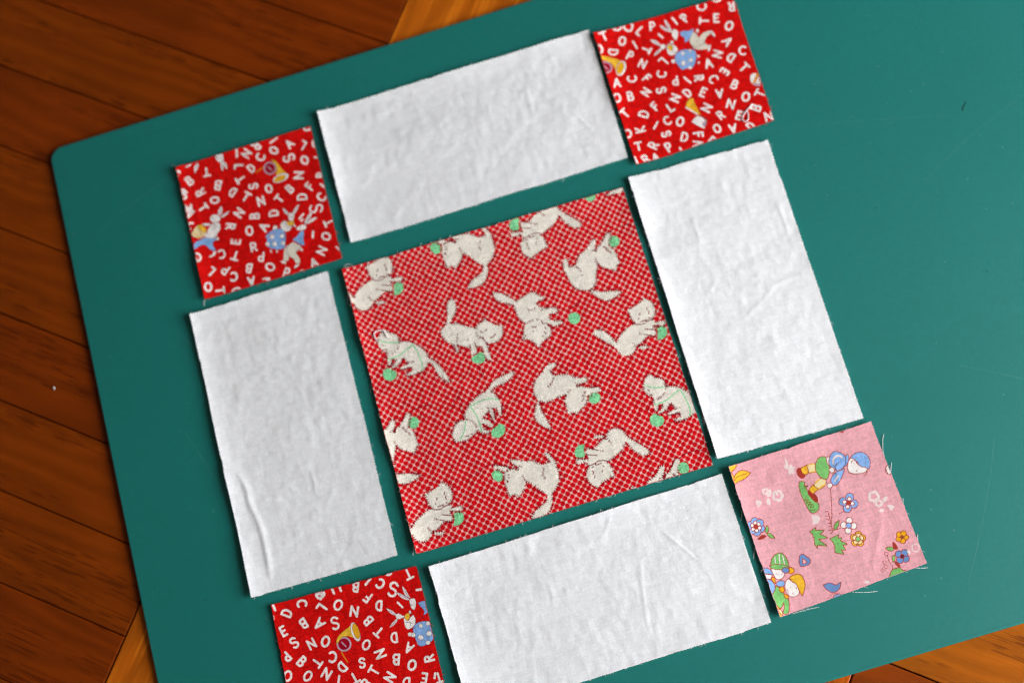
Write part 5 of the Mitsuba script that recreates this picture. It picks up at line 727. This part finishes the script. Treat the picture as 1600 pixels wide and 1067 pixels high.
        for s in THREADS.get(name, []):
            w = smooth_path(nums(s), 14)
            z = np.linspace(0.35, 0.12, 14) + 0.15 * np.sin(np.linspace(0, 5, 14))
            put(f'{self.key}__frayed_thread', tube(np.c_[w, z] * MM, 0.10 * MM, 6), bsdf if bsdf != 'red_thread' else 'pale_thread', True)

def white_piece(key, name, seed, label, big=None):
    p = Patch(name, seed)
    if big: p.big = big
    labels[key] = {'label': label, 'category': 'fabric piece', 'group': 'white cotton rectangles round the kitten square'}
    p.build(key, 'white_cotton'); p.fray('pale_thread', name, 60, seed)
white_piece('fabric_rectangle', 'top', 101, 'white cotton rectangle above the red kitten square, between two alphabet squares')
white_piece('fabric_rectangle_001', 'right', 202, 'brightest white cotton rectangle, upright, right of the red kitten square and above the pink square')
white_piece('fabric_rectangle_002', 'left', 303, 'greyish white cotton rectangle with a raised curved crease, left of the red kitten square', 0.5)
white_piece('fabric_rectangle_003', 'bot', 404, 'white cotton rectangle below the red kitten square, cut off at the bottom')

# letters: strokes in a unit box, height 1
def arc(cx, cy, rx, ry, a0, a1, n=12):
    t = np.radians(np.linspace(a0, a1, n)); return [(cx + rx * math.cos(x), cy + ry * math.sin(x)) for x in t]
GLYPH = {
 'A': [[(-.40, -.5), (0, .5), (.40, -.5)], [(-.24, -.14), (.24, -.14)]],
 'B': [[(-.28, -.5), (-.28, .5)], [(-.28, .5), (.02, .5)] + arc(.02, .26, .22, .24, 90, -90) + [(-.28, .02)], [(-.28, .02), (.05, .02)] + arc(.05, -.24, .27, .26, 90, -90) + [(-.28, -.5)]],
 'C': [arc(.08, 0, .44, .5, 52, 308, 18)], 'D': [[(-.30, -.5), (-.30, .5), (-.05, .5)] + arc(-.05, 0, .40, .5, 90, -90, 14) + [(-.30, -.5)]],
 'E': [[(.26, .5), (-.24, .5), (-.24, -.5), (.28, -.5)], [(-.24, .02), (.18, .02)]], 'F': [[(.28, .48), (-.22, .5), (-.22, -.5)], [(-.22, .02), (.18, .02)]],
 'I': [[(0, .5), (0, -.5)]], 'K': [[(-.26, .5), (-.26, -.5)], [(.30, .5), (-.22, -.02), (.32, -.5)]], 'L': [[(-.22, .5), (-.22, -.46), (.30, -.46)]],
 'N': [[(-.38, -.5), (-.38, .5), (.38, -.5), (.38, .5)]], 'O': [arc(0, 0, .40, .5, 0, 360, 26)],
 'P': [[(-.26, -.5), (-.26, .5), (0, .5)] + arc(0, .22, .28, .28, 90, -90) + [(-.26, -.06)]],
 'R': [[(-.28, -.5), (-.28, .5), (0, .5)] + arc(0, .24, .27, .26, 90, -90) + [(-.28, -.02)], [(-.02, -.02), (.34, -.5)]],
 'S': [[(.30, .34)] + arc(0, .26, .28, .24, 30, 250, 12) + arc(0, -.24, .30, .26, 70, -150, 12)], 'T': [[(-.40, .46), (.40, .46)], [(0, .46), (0, -.5)]]}
def letter(ch, x, y, rot, k, size, w, rnd):
    h = size * k * rnd.uniform(0.95, 1.06)
    asp = 0.92 * rnd.uniform(0.94, 1.06)
    if ch == 'I': h *= 0.95
    g = unary_union([LineString([(a * h * asp, b * h) for a, b in st]).buffer(w * rnd.uniform(0.92, 1.08) / 2, quad_segs=4) for st in GLYPH[ch]])
    g = affinity.translate(affinity.rotate(g, rot + rnd.uniform(-2, 2), origin=(0, 0)), x, y)
    return g.simplify(0.02)

def fills(items, margin):
    """Flattens overlapping printed areas into areas that meet side by side, each with an outline: (outline, [(part, colour, area)])."""
    done, line = [], Polygon()
    for motif, part, col, kind, s in items:
        p = nums(s)
        if kind[0] == 'P':
            g = Polygon(chaikin(p, int(kind[1:]))).buffer(0)
            o = g.buffer(margin)
        else:
            g = LineString(smooth_path(p)).buffer(float(kind[1:]) / 2 * 1.25, quad_segs=3); o = g
        done = [(a, b, c.difference(o)) for a, b, c in done]
        line = line.difference(g).union(o.difference(g)) if kind[0] == 'P' else line.difference(g)
        done.append((part, col, g))
    return line, done
def print_motifs(patch, items, line_colour, margin, names):
    groups = {}
    for it in items: groups.setdefault(it[0], []).append(it)
    taken = Polygon()
    for motif, its in groups.items():
        soft = 'pale' in motif
        line, done = fills(its, 0.0 if soft else margin)
        taken = taken.union(unary_union([g for _, _, g in done])).union(line)
        hit = False
        for part, col, g in done:
            hit = bool(patch.film(f'{motif}__{part}', g.simplify(0.015), col)) or hit
        if not line.is_empty: patch.film(f'{motif}__outline', line.simplify(0.01), line_colour)
        if hit and motif in names: labels[f'{patch.key}__{motif}'] = {'label': names[motif]}
    return taken

RABBITS = {'printed_drummer_rabbit': 'white rabbit in blue trousers beating a drum', 'printed_rabbit_lady': 'white rabbit in a blue dress with white spots', 'printed_rabbit_gentleman': 'dancing white rabbit in a blue jacket',
           'printed_horn': 'curled yellow horn with a wide bell', 'printed_rabbit_upside_down': 'white rabbit head, upside down', 'printed_ear': 'white rabbit ear cut by the edge', 'printed_bugle': 'yellow bugle held in a white cuff', 'printed_drum': 'striped drum cut by the edge'}
def letter_square(key, n, name, seed, label, text, size, more=None):
    p = Patch(name, seed, wrinkle=0.8, lift=(1.7, 1.15, 0.25, 0.25))
    labels[key] = {'label': label, 'category': 'fabric piece', 'group': 'red alphabet print squares'}
    p.build(key, 'red_cotton'); p.fray('red_thread', name, 45, seed)
    taken = print_motifs(p, PRINTS[n], 'print_dark', 0.11, RABBITS).buffer(0.12)
    rnd = random.Random(seed)
    for it in text.split(';'):
        ch, x, y, r, k = it.split()
        g = letter(ch, float(x), float(y), float(r), float(k), size, 0.80, rnd).difference(taken)
        taken = taken.union(g.buffer(0.02))
        p.film('printed_letter', g, 'print_white')
    if more:                                                        # the print goes on where the photo cuts the square off
        (x0, y0), (x1, y1) = more
        b = p.inner.bounds
        taken = taken.buffer(0.9)
        for _ in range(900):
            x, y = rnd.uniform(b[0], b[2]), rnd.uniform(b[1], b[3])
            if (x1 - x0) * (y - y0) - (y1 - y0) * (x - x0) > 0 or not p.inner.contains(Point(x, y)): continue
            g = letter(rnd.choice('ABCDEFILNOPRST'), x, y, rnd.uniform(0, 360), 1.0, size, 0.80, rnd)
            if g.intersects(taken): continue
            taken = taken.union(g.buffer(0.9))
            p.film('printed_letter', g, 'print_white')
    return p
letter_square('fabric_square', '1', 'red1', 11, 'red alphabet print square at the upper left with drummer rabbit and horn', LETTERS_1, 3.35)
red2 = letter_square('fabric_square_001', '2', 'red2', 12, 'red alphabet print square at the top right with a loose thread on it', LETTERS_2, 3.35)
letter_square('fabric_square_002', '3', 'red3', 13, 'red alphabet print square at the lower left, cut off by the bottom of the photo', LETTERS_3, 3.4, ((-128.3, 44.2), (-70.9, 21.0)))

# ---- the kitten square
kit = Patch('kit', 21, wrinkle=0.8, lift=(1.6, 0.9, 0.35, 0.3))
labels['fabric_square_003'] = {'label': 'large red and white dotted square with white kittens and green yarn balls, in the middle', 'category': 'fabric piece'}
kit.build('fabric_square_003', 'dotted_cotton'); kit.fray('pale_thread', 'kit', 75, 77)
rnd = random.Random(9)
def ticks(line, step, ln, w, side):
    out, s = [], rnd.random() * step
    while s < line.length:
        a, b = np.array(line.interpolate(s).coords[0]), np.array(line.interpolate(min(s + 0.15, line.length)).coords[0])
        t = b - a
        if np.linalg.norm(t) > 1e-6 and rnd.random() < 0.86:
            t /= np.linalg.norm(t); n = np.array([t[1], -t[0]]) * side
            l = ln * rnd.uniform(0.6, 1.3); k = rnd.uniform(-0.25, 0.25)
            out.append(LineString([a - n * l * 0.35, a + n * l * 0.65 + t * k * l]).buffer(w * rnd.uniform(0.4, 0.6), quad_segs=2))
        s += step * rnd.uniform(0.8, 1.25)
    return out
for _, label, fill, ball, lns, dts, yarn, collar in PRINTS['k']:
    body = unary_union([Polygon(chaikin(nums(s), 1)).buffer(0.10) for s in fill]).buffer(0.05).buffer(-0.05)
    if body.intersection(kit.inner).area < 1: continue
    root = numbered('fabric_square_003__printed_kitten')
    short = root.split('__')[1]
    labels[root] = {'label': label}
    bl = Polygon(chaikin(nums(ball), 1)).buffer(0.05) if ball else Polygon()
    dark = []
    for g in polys(body): dark += ticks(g.exterior, 0.85, 0.95, 0.36, 1 if g.exterior.is_ccw else -1)
    if not bl.is_empty: dark += ticks(bl.exterior, 0.9, 0.5, 0.22, 1 if bl.exterior.is_ccw else -1)[::2]
    for s in lns: dark.append(LineString(smooth_path(nums(s))).buffer(0.19))
    for s in dts: dark += ticks(LineString(smooth_path(nums(s))), 0.62, 0.66, 0.30, 1)
    strands = []
    for s in yarn:
        l = LineString(smooth_path(nums(s))); strands.append(l.buffer(0.14)); 
    dark = unary_union(dark + strands)
    halo = unary_union([s.buffer(0.30) for s in strands]).difference(dark) if strands else Polygon()
    leash = unary_union([LineString(smooth_path(nums(s))).buffer(0.22) for s in collar]) if collar else Polygon()
    dark = dark.difference(leash)
    kit.film(f'{short}__body', body.difference(bl).difference(dark).difference(leash).simplify(0.01), 'kitten_white')
    if not bl.is_empty: kit.film(f'{short}__yarn_ball', bl.difference(dark), 'yarn_green')
    if not leash.is_empty: kit.film(f'{short}__yarn_tangle', leash, 'yarn_green')
    kit.film(f'{short}__fur_line', dark.simplify(0.01), 'kitten_line')

# ---- the pink square
pink = Patch('pink', 31, wrinkle=0.8, lift=(2.1, 1.3, 0.35, 0.25))
labels['fabric_square_004'] = {'label': 'pink square printed with a raking boy, children and flowers, at the lower right', 'category': 'fabric piece'}
pink.build('fabric_square_004', 'pink_cotton'); pink.fray('pale_thread', 'pink', 34, 55)
PINKS = {'printed_boy': 'boy in blue jumper and cap with a rake', 'printed_children': 'two children, one in a striped green cap', 'printed_heart': 'small blue heart', 'printed_butterfly': 'blue butterfly cut by the edge', 'printed_yellow_leaf': 'yellow leaf in the corner',
         'printed_white_flower': 'white flower with a blue eye', 'printed_yellow_flower': 'yellow flower with a green eye', 'printed_yellow_flower_001': 'orange yellow flower near the right edge', 'printed_blue_flower': 'blue flower near the left edge', 'printed_blue_flower_001': 'blue four-petalled flower', 'printed_blue_flower_002': 'dark blue flower near the right edge'}
print_motifs(pink, PRINTS['p'], 'print_brick', 0.27, PINKS)

# ---- loose threads that lie on two of the squares
def loose(key, patch, s, r, bsdf, label, hump):
    w = smooth_path(nums(s), 60)
    z = patch.height(w) + r * 1.2 + hump * np.sin(np.linspace(0, math.pi * 2, 60)) ** 2
    put(key, tube(np.c_[w, z] * MM, r * MM, 8), bsdf, True, label, 'thread')
loose('loose_thread', kit, LOOPS['k'], 0.24, 'pale_thread', 'short curled white thread lying on a kitten at the left of the kitten square', 0.25)
loose('loose_thread_001', red2, LOOPS['r'], 0.24, 'pale_thread', 'looped pinkish white thread lying on the alphabet square at the top right', 0.25)
